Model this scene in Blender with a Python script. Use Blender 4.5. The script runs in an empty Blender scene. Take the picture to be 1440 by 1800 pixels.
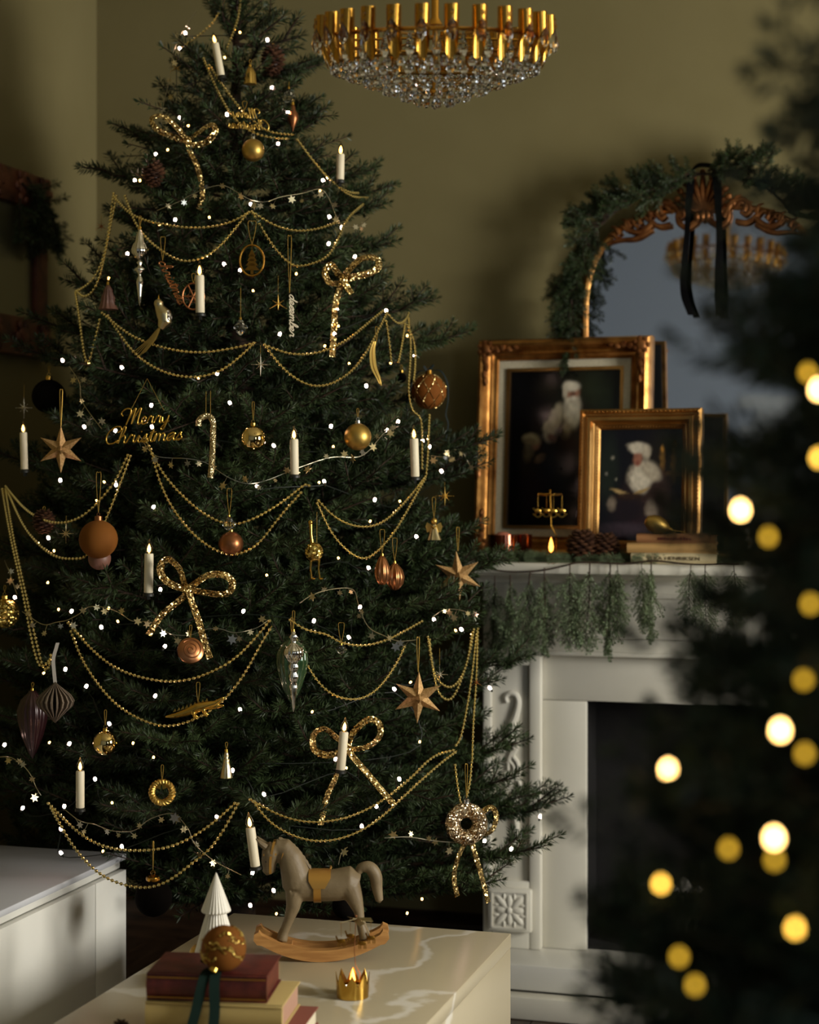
import bpy, bmesh, math, random
from math import sin, cos, pi, radians, sqrt, atan2
from mathutils import Vector, Matrix, Euler

# ------------------------------------------------------------------ camera, world, daylight, exposure
S = bpy.context.scene
COL = S.collection
F = 3100.0                       # focal length in pixels of the 1440 x 1800 frame
TH = math.atan(0.2943)           # the camera is turned left of the room's depth axis
CS, SN = cos(TH), sin(TH)
EYE = 1.35
HOR = 855.0

cam = bpy.data.cameras.new('camera'); camo = bpy.data.objects.new('camera', cam); COL.objects.link(camo)
cam.sensor_fit = 'HORIZONTAL'; cam.sensor_width = 24.0; cam.lens = F / 1440 * 24
cam.shift_y = (HOR - 900) / 1440
camo.location = (0, 0, EYE); camo.rotation_euler = (pi / 2, 0, TH)
cam.clip_start = 0.05
cam.dof.use_dof = True; cam.dof.focus_distance = 3.66; cam.dof.aperture_fstop = cam.lens / 24.0
cam.dof.aperture_blades = 0
S.camera = camo

world = bpy.data.worlds.new('world'); S.world = world; world.use_nodes = True
bg = world.node_tree.nodes['Background']; bg.inputs[0].default_value = (0.75, 0.86, 1.0, 1); bg.inputs[1].default_value = 1.2

def area(name, loc, rot, sx, sy, watts, col):
    l = bpy.data.lights.new(name, 'AREA'); l.shape = 'RECTANGLE'; l.size = sx; l.size_y = sy
    l.energy = watts; l.color = col
    o = bpy.data.objects.new(name, l); o.location = loc; o.rotation_euler = rot; COL.objects.link(o)
    return o
# daylight outside a right wall window and an added one (lights stand outside the panes)
area('window_daylight', (2.75, 2.80, 1.62), (0, radians(90), 0), 1.5, 1.15, 245, (1.0, 0.955, 0.86))
area('window_daylight', (2.75, -0.35, 1.66), (0, radians(90), 0), 1.5, 1.2, 36, (0.84, 0.93, 1.0))  # added bluish lamp that brightens the wall behind the camera

S.view_settings.view_transform = 'Standard'; S.view_settings.look = 'None'
S.view_settings.gamma = 1.0; S.view_settings.use_curve_mapping = False
S.view_settings.exposure = 0.0
S.cycles.max_bounces = 7; S.cycles.diffuse_bounces = 3; S.cycles.glossy_bounces = 4
S.cycles.transmission_bounces = 6; S.cycles.transparent_max_bounces = 8
S.cycles.caustics_reflective = False; S.cycles.caustics_refractive = False
S.cycles.sample_clamp_indirect = 2.5; S.cycles.sample_clamp_direct = 0
S.cycles.use_denoising = True

# ------------------------------------------------------------------ coordinates
def P(px, py, d):
    """the point seen at a photo pixel, d metres deep"""
    u = (px - 720) / F * d
    return Vector((u * CS - d * SN, u * SN + d * CS, EYE - (py - HOR) / F * d))
def WP(px, py, Y):
    k = (px - 720) / F
    return P(px, py, Y / (k * SN + CS))
def ZP(px, py, z):
    return P(px, py, (EYE - z) * F / (py - HOR))
def depth(p):
    return -p.x * SN + p.y * CS

# ------------------------------------------------------------------ materials
def lin(h):
    h = h.lstrip('#'); r = []
    for i in (0, 2, 4):
        c = int(h[i:i + 2], 16) / 255
        r.append(c / 12.92 if c <= 0.04045 else ((c + 0.055) / 1.055) ** 2.4)
    return (r[0], r[1], r[2], 1)
M = {}
def mat(name, col='#808080', rough=0.5, metal=0.0, spec=0.5, emit=None, es=0.0, trans=0.0, ior=1.45, coat=0.0, sheen=0.0):
    m = bpy.data.materials.new(name); m.use_nodes = True
    b = m.node_tree.nodes['Principled BSDF']
    c = lin(col) if isinstance(col, str) else col
    b.inputs['Base Color'].default_value = c
    b.inputs['Roughness'].default_value = rough; b.inputs['Metallic'].default_value = metal
    b.inputs['Specular IOR Level'].default_value = spec; b.inputs['IOR'].default_value = ior
    b.inputs['Transmission Weight'].default_value = trans
    b.inputs['Coat Weight'].default_value = coat
    b.inputs['Sheen Weight'].default_value = sheen
    if emit:
        b.inputs['Emission Color'].default_value = lin(emit); b.inputs['Emission Strength'].default_value = es
    M[name] = m
    return m
def nodes(m):
    return m.node_tree.nodes, m.node_tree.links, m.node_tree.nodes['Principled BSDF']
def N(m, t, **kw):
    n = m.node_tree.nodes.new(t)
    for k, v in kw.items():
        if k in n.inputs.keys(): n.inputs[k].default_value = v
        else: setattr(n, k, v)
    return n
def noise_col(m, c1, c2, scale=5, detail=4, lo=0.35, hi=0.65, coord='Object', stretch=None, bump=0.0, bscale=None):
    """mottle between two colours, and fine relief"""
    n, l, b = nodes(m)
    tc = N(m, 'ShaderNodeTexCoord'); src = tc.outputs[coord]
    if stretch:
        mp = N(m, 'ShaderNodeMapping'); mp.inputs['Scale'].default_value = stretch; l.new(src, mp.inputs[0]); src = mp.outputs[0]
    nz = N(m, 'ShaderNodeTexNoise', Scale=scale, Detail=detail); l.new(src, nz.inputs['Vector'])
    r = N(m, 'ShaderNodeValToRGB'); r.color_ramp.elements[0].position = lo; r.color_ramp.elements[1].position = hi
    r.color_ramp.elements[0].color = lin(c1); r.color_ramp.elements[1].color = lin(c2)
    l.new(nz.outputs['Fac'], r.inputs[0]); l.new(r.outputs[0], b.inputs['Base Color'])
    if bump:
        n2 = nz
        if bscale:
            n2 = N(m, 'ShaderNodeTexNoise', Scale=bscale, Detail=3); l.new(src, n2.inputs['Vector'])
        bp = N(m, 'ShaderNodeBump', Strength=bump, Distance=0.002); l.new(n2.outputs['Fac'], bp.inputs['Height'])
        l.new(bp.outputs[0], b.inputs['Normal'])
    return m
def glitter(name, c1, c2, scale=700, rough=0.3, amount=1.3):
    m = mat(name, c1, rough, 1.0)
    n, l, b = nodes(m)
    tc = N(m, 'ShaderNodeTexCoord'); vo = N(m, 'ShaderNodeTexVoronoi', Scale=scale); l.new(tc.outputs['Object'], vo.inputs['Vector'])
    sub = N(m, 'ShaderNodeVectorMath', operation='SUBTRACT'); sub.inputs[1].default_value = (0.5, 0.5, 0.5); l.new(vo.outputs['Color'], sub.inputs[0])
    sc = N(m, 'ShaderNodeVectorMath', operation='SCALE'); sc.inputs['Scale'].default_value = amount; l.new(sub.outputs[0], sc.inputs[0])
    ge = N(m, 'ShaderNodeNewGeometry'); ad = N(m, 'ShaderNodeVectorMath', operation='ADD')
    l.new(ge.outputs['Normal'], ad.inputs[0]); l.new(sc.outputs[0], ad.inputs[1])
    no = N(m, 'ShaderNodeVectorMath', operation='NORMALIZE'); l.new(ad.outputs[0], no.inputs[0]); l.new(no.outputs[0], b.inputs['Normal'])
    mx = N(m, 'ShaderNodeMix', data_type='RGBA'); mx.inputs[6].default_value = lin(c1); mx.inputs[7].default_value = lin(c2)
    sp = N(m, 'ShaderNodeSeparateXYZ'); l.new(vo.outputs['Color'], sp.inputs[0]); l.new(sp.outputs[0], mx.inputs[0])
    l.new(mx.outputs[2], b.inputs['Base Color'])
    return m

mat('wall_paint', '#776e4b', 0.75, spec=0.25); noise_col(M['wall_paint'], '#746b48', '#7a714e', 3, 3, bump=0.08, bscale=220)
mat('ceiling_paint', '#c9c2a6', 0.8)
mat('white_paint', '#d6d2c4', 0.42); noise_col(M['white_paint'], '#d2cec0', '#dad6c9', 4, 3, bump=0.05, bscale=90)
mat('white_gloss', '#dcdad2', 0.25)
mat('sideboard_white', '#d9d8d0', 0.45)
mat('sideboard_top', '#c9cbd0', 0.10)
mat('white_tile', '#c4c8cc', 0.25)
mat('grout', '#a7a9aa', 0.9)
mat('grey_plaster', '#acb6c6', 0.8)
mat('wood_floor', '#2e2016', 0.22); noise_col(M['wood_floor'], '#24180f', '#3b2a1c', 6, 5, coord='Object', stretch=(9, 1, 9), bump=0.15)
mat('firebox', '#121010', 0.8); mat('iron', '#1b1a19', 0.5, 0.7); mat('coal', '#8a8680', 0.9); noise_col(M['coal'], '#4f4b46', '#b3aea6', 40, 4, bump=0.6)
mat('gilt', '#b98a45', 0.34, 0.9); noise_col(M['gilt'], '#7a4c20', '#bd8848', 24, 5, 0.3, 0.62, bump=0.35, bscale=160)
mat('gilt_dark', '#8d5a30', 0.42, 0.85); noise_col(M['gilt_dark'], '#5a3017', '#a87142', 30, 5, 0.3, 0.7, bump=0.35, bscale=160)
mat('gilt_shine', '#d9b060', 0.28, 0.95); noise_col(M['gilt_shine'], '#a0733a', '#c79a5c', 12, 4, 0.3, 0.65, bump=0.1, bscale=200)
mat('mahogany_gilt', '#3d1e15', 0.45, 0.3); noise_col(M['mahogany_gilt'], '#3d1c12', '#70402c', 18, 4, bump=0.4, bscale=90)
mat('linen_mat', '#b8ae94', 0.9); noise_col(M['linen_mat'], '#ada38a', '#c3b9a0', 300, 2, bump=0.2)
mat('mirror_glass', '#e8ecef', 0.03, 1.0)
mat('dull_glass', '#8a8870', 0.35, 0.9)
mw_ = mat('window_glass', '#ffffff', 0.0)
_tr = N(mw_, 'ShaderNodeBsdfTransparent'); _gl = N(mw_, 'ShaderNodeBsdfGlossy', Roughness=0.02); _mx = N(mw_, 'ShaderNodeMixShader'); _mx.inputs[0].default_value = 0.05
mw_.node_tree.links.new(_tr.outputs[0], _mx.inputs[1]); mw_.node_tree.links.new(_gl.outputs[0], _mx.inputs[2]); mw_.node_tree.links.new(_mx.outputs[0], mw_.node_tree.nodes['Material Output'].inputs[0])
mat('brass', '#b98736', 0.25, 1.0); mat('brass_dark', '#7d5a22', 0.4, 1.0)
mat('gold', '#c9a049', 0.22, 1.0); mat('gold_bead', '#efdc98', 0.24, 1.0); mat('gold_satin', '#b8974e', 0.42, 1.0)
mat('gold_mirror', '#d8bd7c', 0.05, 1.0); mat('gold_thread', '#a8873d', 0.45, 0.7)
mat('silver', '#c9c3b4', 0.2, 1.0); mat('silver_mirror', '#d0cbc0', 0.08, 1.0); mat('champagne', '#bfb088', 0.3, 1.0)
mat('copper', '#8c5a38', 0.35, 0.9); mat('copper_glass', '#6e3216', 0.12, 0.85, coat=0.5); mat('rose_gold', '#a8714a', 0.3, 1.0)
mat('kraft_gold', '#b08a5a', 0.5, 0.55); noise_col(M['kraft_gold'], '#9a7748', '#c09c6a', 260, 3, bump=0.5)
mat('velvet_amber', '#6e4216', 0.8, spec=0.15); mat('velvet_rust', '#6b3d12', 0.8, spec=0.15)
mat('velvet_dark', '#0d0a08', 0.9, spec=0.05); mat('dusky_pink', '#6d4a3c', 0.5)
mat('dark_glass', '#2c1517', 0.3, 0.2, coat=0.3); mat('green_glass', '#2f4a2c', 0.1, 0.45, coat=1.0)
mat('crystal', '#ffffff', 0.02, 0.0, trans=1.0, ior=1.52)
mat('clear_bulb', '#fff6e8', 0.02, 0.0, trans=1.0, ior=1.3)
mat('wax_cream', '#d9cdb0', 0.5); mat('wax_clip', '#15150f', 0.5)
mat('filament', '#ffcf90', 0.5, emit='#ffb45a', es=11.0)
mat('fairy_glow', '#ffe2b8', 0.5, emit='#ffd2c2', es=30.0); mat('fairy_glow_amber', '#ffcf90', 0.5, emit='#ffb860', es=14.0)
mat('fairy_glow_near', '#ffd9a0', 0.5, emit='#ffc978', es=22.0)
mat('fairy_glow_soft', '#ffd070', 0.5, emit='#e8b52e', es=2.6)
mat('fairy_glow_mid', '#ffd070', 0.5, emit='#ffc34a', es=8.0)
mat('flame', '#ffcf80', 0.5, emit='#ffa040', es=6.0)
mat('wire_green', '#0d160d', 0.6); mat('wire_silver', '#b3ab93', 0.3, 1.0)
mat('bark', '#2a1c12', 0.9); noise_col(M['bark'], '#1c120b', '#3a281a', 60, 4, bump=0.7)
mat('cone_brown', '#3a2013', 0.6); noise_col(M['cone_brown'], '#2a150c', '#5a3a24', 60, 3)
mat('paper_drop', '#665848', 0.85); mat('ribbon_black', '#040405', 0.8, spec=0.05); mat('ribbon_green', '#0a1f19', 0.8, spec=0.2); mat('ribbon_teal', '#0c1513', 0.7, spec=0.3)
mat('ribbon_grey', '#8c867c', 0.6)
mat('horse_wood', '#6f5f46', 0.55); noise_col(M['horse_wood'], '#67573d', '#78684d', 22, 4, bump=0.25, bscale=160)
mat('horse_gold', '#b98c45', 0.35, 0.7); mat('rocker_wood', '#a5753f', 0.5); noise_col(M['rocker_wood'], '#9a6b38', '#b38349', 18, 4, stretch=(1, 8, 8))
mat('ceramic_white', '#d8d2c4', 0.35)
mat('book_red', '#4d1a12', 0.45); noise_col(M['book_red'], '#431410', '#5c221a', 40, 3); mat('book_cream', '#b39c62', 0.7); mat('book_rose', '#7b4436', 0.7); mat('page_white', '#c9bfa6', 0.85); mat('page_pink', '#a5806b', 0.85)
mat('old_tan', '#a8844f', 0.8); mat('old_brown', '#8c5f38', 0.8); mat('old_ivory', '#bfb08a', 0.8); mat('ink', '#4a3a26', 0.8); mat('gold_tool', '#a87c32', 0.4, 0.8)
mat('wax_pink', '#a8654f', 0.6); mat('black_paint', '#0e0d0c', 0.5); mat('red_paint', '#5a1f17', 0.6); mat('white_wool', '#b9ae9c', 0.9)
mat('print', '#101010', 0.35)
glitter('gold_glitter', '#7d5a22', '#f5d690', 330, 0.28, 1.7); glitter('silver_glitter', '#8f8170', '#f5eee0', 520); glitter('tan_glitter', '#7d6a45', '#e0cc98', 700)
glitter('donut_glitter', '#8f6023', '#f0dcb8', 420, 0.3, 1.5); glitter('ball_glitter', '#7a5410', '#f5d878', 300)

# stone table
mm = mat('marble', '#c2b69c', 0.28); n_, l_, b_ = nodes(mm)
tc = N(mm, 'ShaderNodeTexCoord'); nz = N(mm, 'ShaderNodeTexNoise', Scale=2.2, Detail=6); l_.new(tc.outputs['Object'], nz.inputs['Vector'])
mx = N(mm, 'ShaderNodeMix', data_type='RGBA'); mx.inputs[0].default_value = 0.35
l_.new(tc.outputs['Object'], mx.inputs[6]); l_.new(nz.outputs['Color'], mx.inputs[7])
vo = N(mm, 'ShaderNodeTexVoronoi', feature='DISTANCE_TO_EDGE', Scale=3.4); l_.new(mx.outputs[2], vo.inputs['Vector'])
rp = N(mm, 'ShaderNodeValToRGB'); e = rp.color_ramp.elements
e[0].position = 0.0; e[0].color = lin('#d2ccbf'); e[1].position = 0.03; e[1].color = lin('#b5a98d')
e2 = rp.color_ramp.elements.new(0.012); e2.color = lin('#cfc8b8')
l_.new(vo.outputs['Distance'], rp.inputs[0]); l_.new(rp.outputs[0], b_.inputs['Base Color'])

# needles: dark green, a little different from bough to bough
def needle_mat(name, c1, c2):
    m = mat(name, c1, 0.5, spec=0.4); n, l, b = nodes(m)
    oi = N(m, 'ShaderNodeObjectInfo'); ge = N(m, 'ShaderNodeNewGeometry')
    ad = N(m, 'ShaderNodeMath', operation='ADD'); l.new(oi.outputs['Random'], ad.inputs[0]); l.new(ge.outputs['Random Per Island'], ad.inputs[1])
    hf = N(m, 'ShaderNodeMath', operation='MULTIPLY'); hf.inputs[1].default_value = 0.5; l.new(ad.outputs[0], hf.inputs[0])
    mx = N(m, 'ShaderNodeMix', data_type='RGBA'); mx.inputs[6].default_value = lin(c1); mx.inputs[7].default_value = lin(c2)
    l.new(hf.outputs[0], mx.inputs[0]); l.new(mx.outputs[2], b.inputs['Base Color'])
    return m
needle_mat('needles', '#131f10', '#3a4a28')
needle_mat('cedar', '#46563a', '#7c8c68')
needle_mat('needles_near', '#18241a', '#3f5240')

# ------------------------------------------------------------------ mesh building
class MB:
    def __init__(self, s=1.0):
        self.v = []; self.f = []; self.m = []; self.s = s
    def add(self, vs, fs, mi=0, T=None):
        o = len(self.v)
        for p in vs:
            p = Vector(p)
            if T is not None: p = T @ p
            self.v.append((p.x * self.s, p.y * self.s, p.z * self.s))
        for f in fs:
            self.f.append(tuple(i + o for i in f)); self.m.append(mi)
        return self
    def box(self, x0, x1, y0, y1, z0, z1, mi=0, T=None):
        vs = [(x, y, z) for z in (z0, z1) for y in (y0, y1) for x in (x0, x1)]
        return self.add(vs, [(0, 2, 3, 1), (4, 5, 7, 6), (0, 1, 5, 4), (2, 6, 7, 3), (0, 4, 6, 2), (1, 3, 7, 5)], mi, T)
    def tube(self, pts, r, n=8, closed=False, mi=0, T=None, flat=1.0):
        pts = [Vector(p) for p in pts]; k = len(pts)
        rs = r if isinstance(r, (list, tuple)) else [r] * k
        vs = []; up = None
        for i, p in enumerate(pts):
            a = pts[(i - 1) % k] if (closed or i > 0) else p
            b = pts[(i + 1) % k] if (closed or i < k - 1) else p
            t = (b - a)
            t = t.normalized() if t.length > 1e-9 else Vector((0, 0, 1))
            if up is None:
                up = Vector((0, 1, 0)) if abs(t.y) < 0.9 else Vector((1, 0, 0))
            nrm = (up - t * up.dot(t))
            if nrm.length < 1e-6: nrm = t.orthogonal()
            nrm.normalize(); up = nrm
            bi = t.cross(nrm)
            for j in range(n):
                a_ = 2 * pi * j / n
                vs.append(p + nrm * (cos(a_) * rs[i] * flat) + bi * (sin(a_) * rs[i]))
        fs = []
        for i in range(k if closed else k - 1):
            for j in range(n):
                a0 = i * n + j; a1 = i * n + (j + 1) % n; b0 = ((i + 1) % k) * n + j; b1 = ((i + 1) % k) * n + (j + 1) % n
                fs.append((a0, a1, b1, b0))
        if not closed:
            fs.append(tuple(range(n))[::-1]); fs.append(tuple(range((k - 1) * n, k * n)))
        return self.add(vs, fs, mi, T)
    def lathe(self, prof, n=24, mi=0, T=None, rib=None):
        vs = []; fs = []; k = len(prof)
        for (r, z) in prof:
            for j in range(n):
                a = 2 * pi * j / n; q = r * (rib(a, z) if rib else 1)
                vs.append((q * cos(a), q * sin(a), z))
        for i in range(k - 1):
            for j in range(n):
                fs.append((i * n + j, i * n + (j + 1) % n, (i + 1) * n + (j + 1) % n, (i + 1) * n + j))
        if prof[0][0] > 1e-6: fs.append(tuple(range(n))[::-1])
        if prof[-1][0] > 1e-6: fs.append(tuple(range((k - 1) * n, k * n)))
        return self.add(vs, fs, mi, T)
    def ball(self, c, r, n=16, mi=0, T=None):
        rx, ry, rz = r if isinstance(r, (list, tuple)) else (r, r, r)
        h = max(4, n // 2); vs = [(c[0], c[1], c[2] - rz)]
        for i in range(1, h):
            t = -pi / 2 + pi * i / h
            for j in range(n):
                a = 2 * pi * j / n
                vs.append((c[0] + rx * cos(t) * cos(a), c[1] + ry * cos(t) * sin(a), c[2] + rz * sin(t)))
        vs.append((c[0], c[1], c[2] + rz)); top = len(vs) - 1; fs = []
        for j in range(n):
            fs.append((0, 1 + (j + 1) % n, 1 + j)); fs.append((top, 1 + (h - 2) * n + j, 1 + (h - 2) * n + (j + 1) % n))
        for i in range(h - 2):
            for j in range(n):
                a = 1 + i * n + j; b = 1 + i * n + (j + 1) % n
                fs.append((a, b, b + n, a + n))
        return self.add(vs, fs, mi, T)
    def prism(self, poly, y0, y1, mi=0, T=None, back=1.0):
        """outline in x,z pushed from y0 to y1"""
        k = len(poly)
        cx = sum(p[0] for p in poly) / k; cz = sum(p[1] for p in poly) / k
        vs = [(p[0], y0, p[1]) for p in poly] + [(cx + (p[0] - cx) * back, y1, cz + (p[1] - cz) * back) for p in poly]
        fs = [tuple(range(k)), tuple(range(2 * k - 1, k - 1, -1))]
        for i in range(k):
            j = (i + 1) % k; fs.append((i, i + k, j + k, j))
        return self.add(vs, fs, mi, T)
    def strip(self, pts, wids, th=0.0, mi=0, T=None):
        """a ribbon: pts with a width vector each, given thickness th along the normal"""
        vs = []; k = len(pts)
        for i, (p, w) in enumerate(zip(pts, wids)):
            p = Vector(p); w = Vector(w)
            t = Vector(pts[min(i + 1, k - 1)]) - Vector(pts[max(i - 1, 0)])
            nn = t.cross(w); nn = nn.normalized() * th / 2 if nn.length > 1e-9 else Vector((0, th / 2, 0))
            vs += [p - w + nn, p + w + nn, p + w - nn, p - w - nn]
        fs = []
        for i in range(k - 1):
            for j in range(4):
                fs.append((i * 4 + j, i * 4 + (j + 1) % 4, (i + 1) * 4 + (j + 1) % 4, (i + 1) * 4 + j))
        fs += [(3, 2, 1, 0), tuple((k - 1) * 4 + j for j in range(4))]
        return self.add(vs, fs, mi, T)
    def mesh(self, name, mats, smooth=True, angle=40):
        me = bpy.data.meshes.new(name); me.from_pydata(self.v, [], self.f)
        for mname in (mats if isinstance(mats, (list, tuple)) else [mats]): me.materials.append(M[mname])
        if any(self.m): me.polygons.foreach_set('material_index', self.m)
        if smooth:
            me.polygons.foreach_set('use_smooth', [True] * len(me.polygons)); me.set_sharp_from_angle(angle=radians(angle))
        me.update()
        return me
    def build(self, name, mats, parent=None, smooth=True, angle=40, loc=None, rot=None):
        return put(name, self.mesh(name, mats, smooth, angle), parent, loc, rot)

def put(name, me, parent=None, loc=None, rot=None, mtx=None):
    o = bpy.data.objects.new(name, me); COL.objects.link(o)
    if parent is not None: o.parent = parent
    if loc is not None: o.location = loc
    if rot is not None: o.rotation_euler = rot
    if mtx is not None: o.matrix_basis = mtx
    return o
def tag(o, label, cat, group=None):
    o['label'] = label; o['category'] = cat
    if group: o['group'] = group
    return o
def thing(name, label, cat, loc=(0, 0, 0), rotz=0.0, group=None):
    o = bpy.data.objects.new(name, None); COL.objects.link(o); o.empty_display_size = 0.02
    o.location = loc; o.rotation_euler = (0, 0, rotz)
    return tag(o, label, cat, group)
def struct(o):
    o['kind'] = 'structure'; return o
def bevel_mesh(me, w, seg=2):
    bm = bmesh.new(); bm.from_mesh(me)
    bmesh.ops.bevel(bm, geom=list(bm.edges), offset=w, segments=seg, affect='EDGES', profile=0.5)
    bm.to_mesh(me); bm.free()
    me.polygons.foreach_set('use_smooth', [True] * len(me.polygons)); me.set_sharp_from_angle(angle=radians(35))
    return me
def rbox(name, x0, x1, y0, y1, z0, z1, mname, parent=None, bev=0.003, seg=2, loc=None, rot=None):
    mb = MB(); mb.box(min(x0, x1), max(x0, x1), min(y0, y1), max(y0, y1), min(z0, z1), max(z0, z1))
    me = mb.mesh(name, mname)
    if bev: bevel_mesh(me, bev, seg)
    return put(name, me, parent, loc, rot)
def remeshed(name, mb, mname, voxel, smooth_it=4, parent=None, loc=None, rot=None):
    """melt overlapping lumps into one continuous skin"""
    me = mb.mesh(name, mname); tmp = bpy.data.objects.new('tmp', me); COL.objects.link(tmp)
    md = tmp.modifiers.new('r', 'REMESH'); md.mode = 'VOXEL'; md.voxel_size = voxel
    if smooth_it:
        ms = tmp.modifiers.new('s', 'SMOOTH'); ms.iterations = smooth_it; ms.factor = 0.5
    dg = bpy.context.evaluated_depsgraph_get(); dg.update()
    out = bpy.data.meshes.new_from_object(tmp.evaluated_get(dg))
    bpy.data.objects.remove(tmp); out.name = name
    out.materials.clear(); out.materials.append(M[mname])
    out.polygons.foreach_set('use_smooth', [True] * len(out.polygons))
    return put(name, out, parent, loc, rot)
def spline(pts, per=8, closed=False):
    pts = [Vector(p if len(p) == 3 else (p[0], 0, p[1])) for p in pts]; k = len(pts); out = []
    rng = range(k) if closed else range(k - 1)
    for i in rng:
        p0 = pts[(i - 1) % k] if closed or i > 0 else pts[0] * 2 - pts[1]
        p1 = pts[i]; p2 = pts[(i + 1) % k]
        p3 = pts[(i + 2) % k] if closed or i < k - 2 else pts[-1] * 2 - pts[-2]
        for j in range(per):
            t = j / per
            out.append(0.5 * ((2 * p1) + (p2 - p0) * t + (2 * p0 - 5 * p1 + 4 * p2 - p3) * t * t + (3 * p1 - p0 - 3 * p2 + p3) * t ** 3))
    if not closed: out.append(pts[-1])
    return out
def resample(pts, step):
    out = [pts[0]]; acc = 0.0
    for a, b in zip(pts, pts[1:]):
        seg = (b - a).length
        while acc + seg >= step and seg > 1e-9:
            t = (step - acc) / seg; a = a + (b - a) * t; out.append(a.copy()); seg = (b - a).length; acc = 0.0
        acc += seg
    return out
# ------------------------------------------------------------------ the room
XL, XR, YB, YF, ZC = -2.414, 2.45, 4.85, -1.9, 3.2
def slab(name, x0, x1, y0, y1, z0, z1, m, parent=None):
    mb = MB(); mb.box(x0, x1, y0, y1, z0, z1)
    return mb.build(name, m, parent, smooth=False)
XK = -4.6                                                        # the kitchen end of the room is wider
floor = struct(slab('floor', XK - .1, XR + .1, YF - .1, YB + .1, -0.08, -0.012, 'firebox'))
# floor boards run along the room's depth
pw = 0.14; k = 0; random.seed(5)
plank_meshes = {}
x = XK
while x < XR - 0.01:
    w = min(pw, XR - x)
    y = YF; yo = random.uniform(0.7, 2.2)
    while y < YB - 0.01:
        L = min(yo, YB - y); yo = 2.4
        if x > XL - .15 or y < .15:
            key = (round(w, 3), round(L, 3))
            if key not in plank_meshes:
                mb = MB(); mb.box(0.0015, w - 0.0015, 0.0015, L - 0.0015, -0.012, 0.0); plank_meshes[key] = mb.mesh('floor_board', 'wood_floor', False)
            put('floor_board', plank_meshes[key], floor, (x, y, 0))
        y += L
    x += w
struct(slab('wall_back', XL - .1, XR + .1, YB, YB + .1, 0, ZC, 'wall_paint'))
struct(slab('wall_left', XL - .1, XL, .15, YB, 0, ZC, 'wall_paint'))
struct(slab('wall_kitchen', XK - .1, XK, YF, .15, 0, ZC, 'grey_plaster'))
struct(slab('wall_return', XK, XL - .1, .05, .15, 0, ZC, 'grey_plaster'))
struct(slab('ceiling', XK - .1, XR + .1, YF - .1, YB + .1, ZC, ZC + .1, 'ceiling_paint'))
wf = struct(slab('wall_front', XK - .1, XR + .1, YF - .1, YF, 0, ZC, 'grey_plaster'))
# right wall: one window, and a nearer one added to light the front wall
mb = MB()
wins = [(-0.95, 0.25), (2.2, 3.4)]; wz0, wz1 = 0.86, 2.38
ys = [YF, wins[0][0], wins[0][1], wins[1][0], wins[1][1], YB]
for i in range(5):
    if i in (1, 3):
        mb.box(XR, XR + .1, ys[i], ys[i + 1], 0, wz0); mb.box(XR, XR + .1, ys[i], ys[i + 1], wz1, ZC)
    else:
        mb.box(XR, XR + .1, ys[i], ys[i + 1], 0, ZC)
struct(mb.build('wall_right', 'wall_paint', smooth=False))
for i, (a, b) in enumerate(wins):
    w = bpy.data.objects.new('window_%d' % (i + 1), None); COL.objects.link(w); struct(w)
    mb = MB(); t = 0.045
    for (p, q, r, s) in ((a, b, wz0, wz0 + t), (a, b, wz1 - t, wz1), (a, a + t, wz0, wz1), (b - t, b, wz0, wz1)):
        mb.box(XR + .02, XR + .08, p, q, r, s)
    mb.build('window_frame', 'white_gloss', w, smooth=False)
    mid = (a + b) / 2
    mb = MB(); mb.box(XR + .025, XR + .075, mid - .03, mid + .03, wz0 + t, wz1 - t); mb.build('mullion', 'white_gloss', w, smooth=False)
    for (p, q) in ((a + t, mid - .03), (mid + .03, b - t)):
        mb = MB(); mb.box(XR + .047, XR + .053, p, q, wz0 + t, wz1 - t); mb.build('window_pane', 'window_glass', w, smooth=False)
    mb = MB(); mb.box(XR - .06, XR + .02, a - .05, b + .05, wz0 - .03, wz0); mb.build('window_sill', 'white_gloss', w, smooth=False)
# white wall tiles behind the camera, seen only in the mirror
mb = MB(); mb.box(0, .197, 0, .012, 0, .097); tile_me = mb.mesh('wall_tile', 'white_tile', False)
for r in range(9):
    for c in range(9):
        put('wall_tile', tile_me, wf, (-1.75 + c * .2 + (0.1 if r % 2 else 0), YF, 0.95 + r * .1))
# skirting boards
mb = MB(); mb.prism([(-.018, 0), (0, 0), (0, .14), (-.006, .14), (-.012, .125), (-.018, .11)], XL, -1.16)
o = mb.build('baseboard_back', 'wood_floor', smooth=False); o.matrix_basis = Matrix(((0, 1, 0, 0), (1, 0, 0, YB), (0, 0, 1, 0), (0, 0, 0, 1))); struct(o)  # dark wood colour puts the shade behind the tree into the board
mb = MB(); mb.box(XL, XL + .016, .15, YB - .02, 0, .14); struct(mb.build('baseboard_left', 'white_paint', smooth=False))

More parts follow.
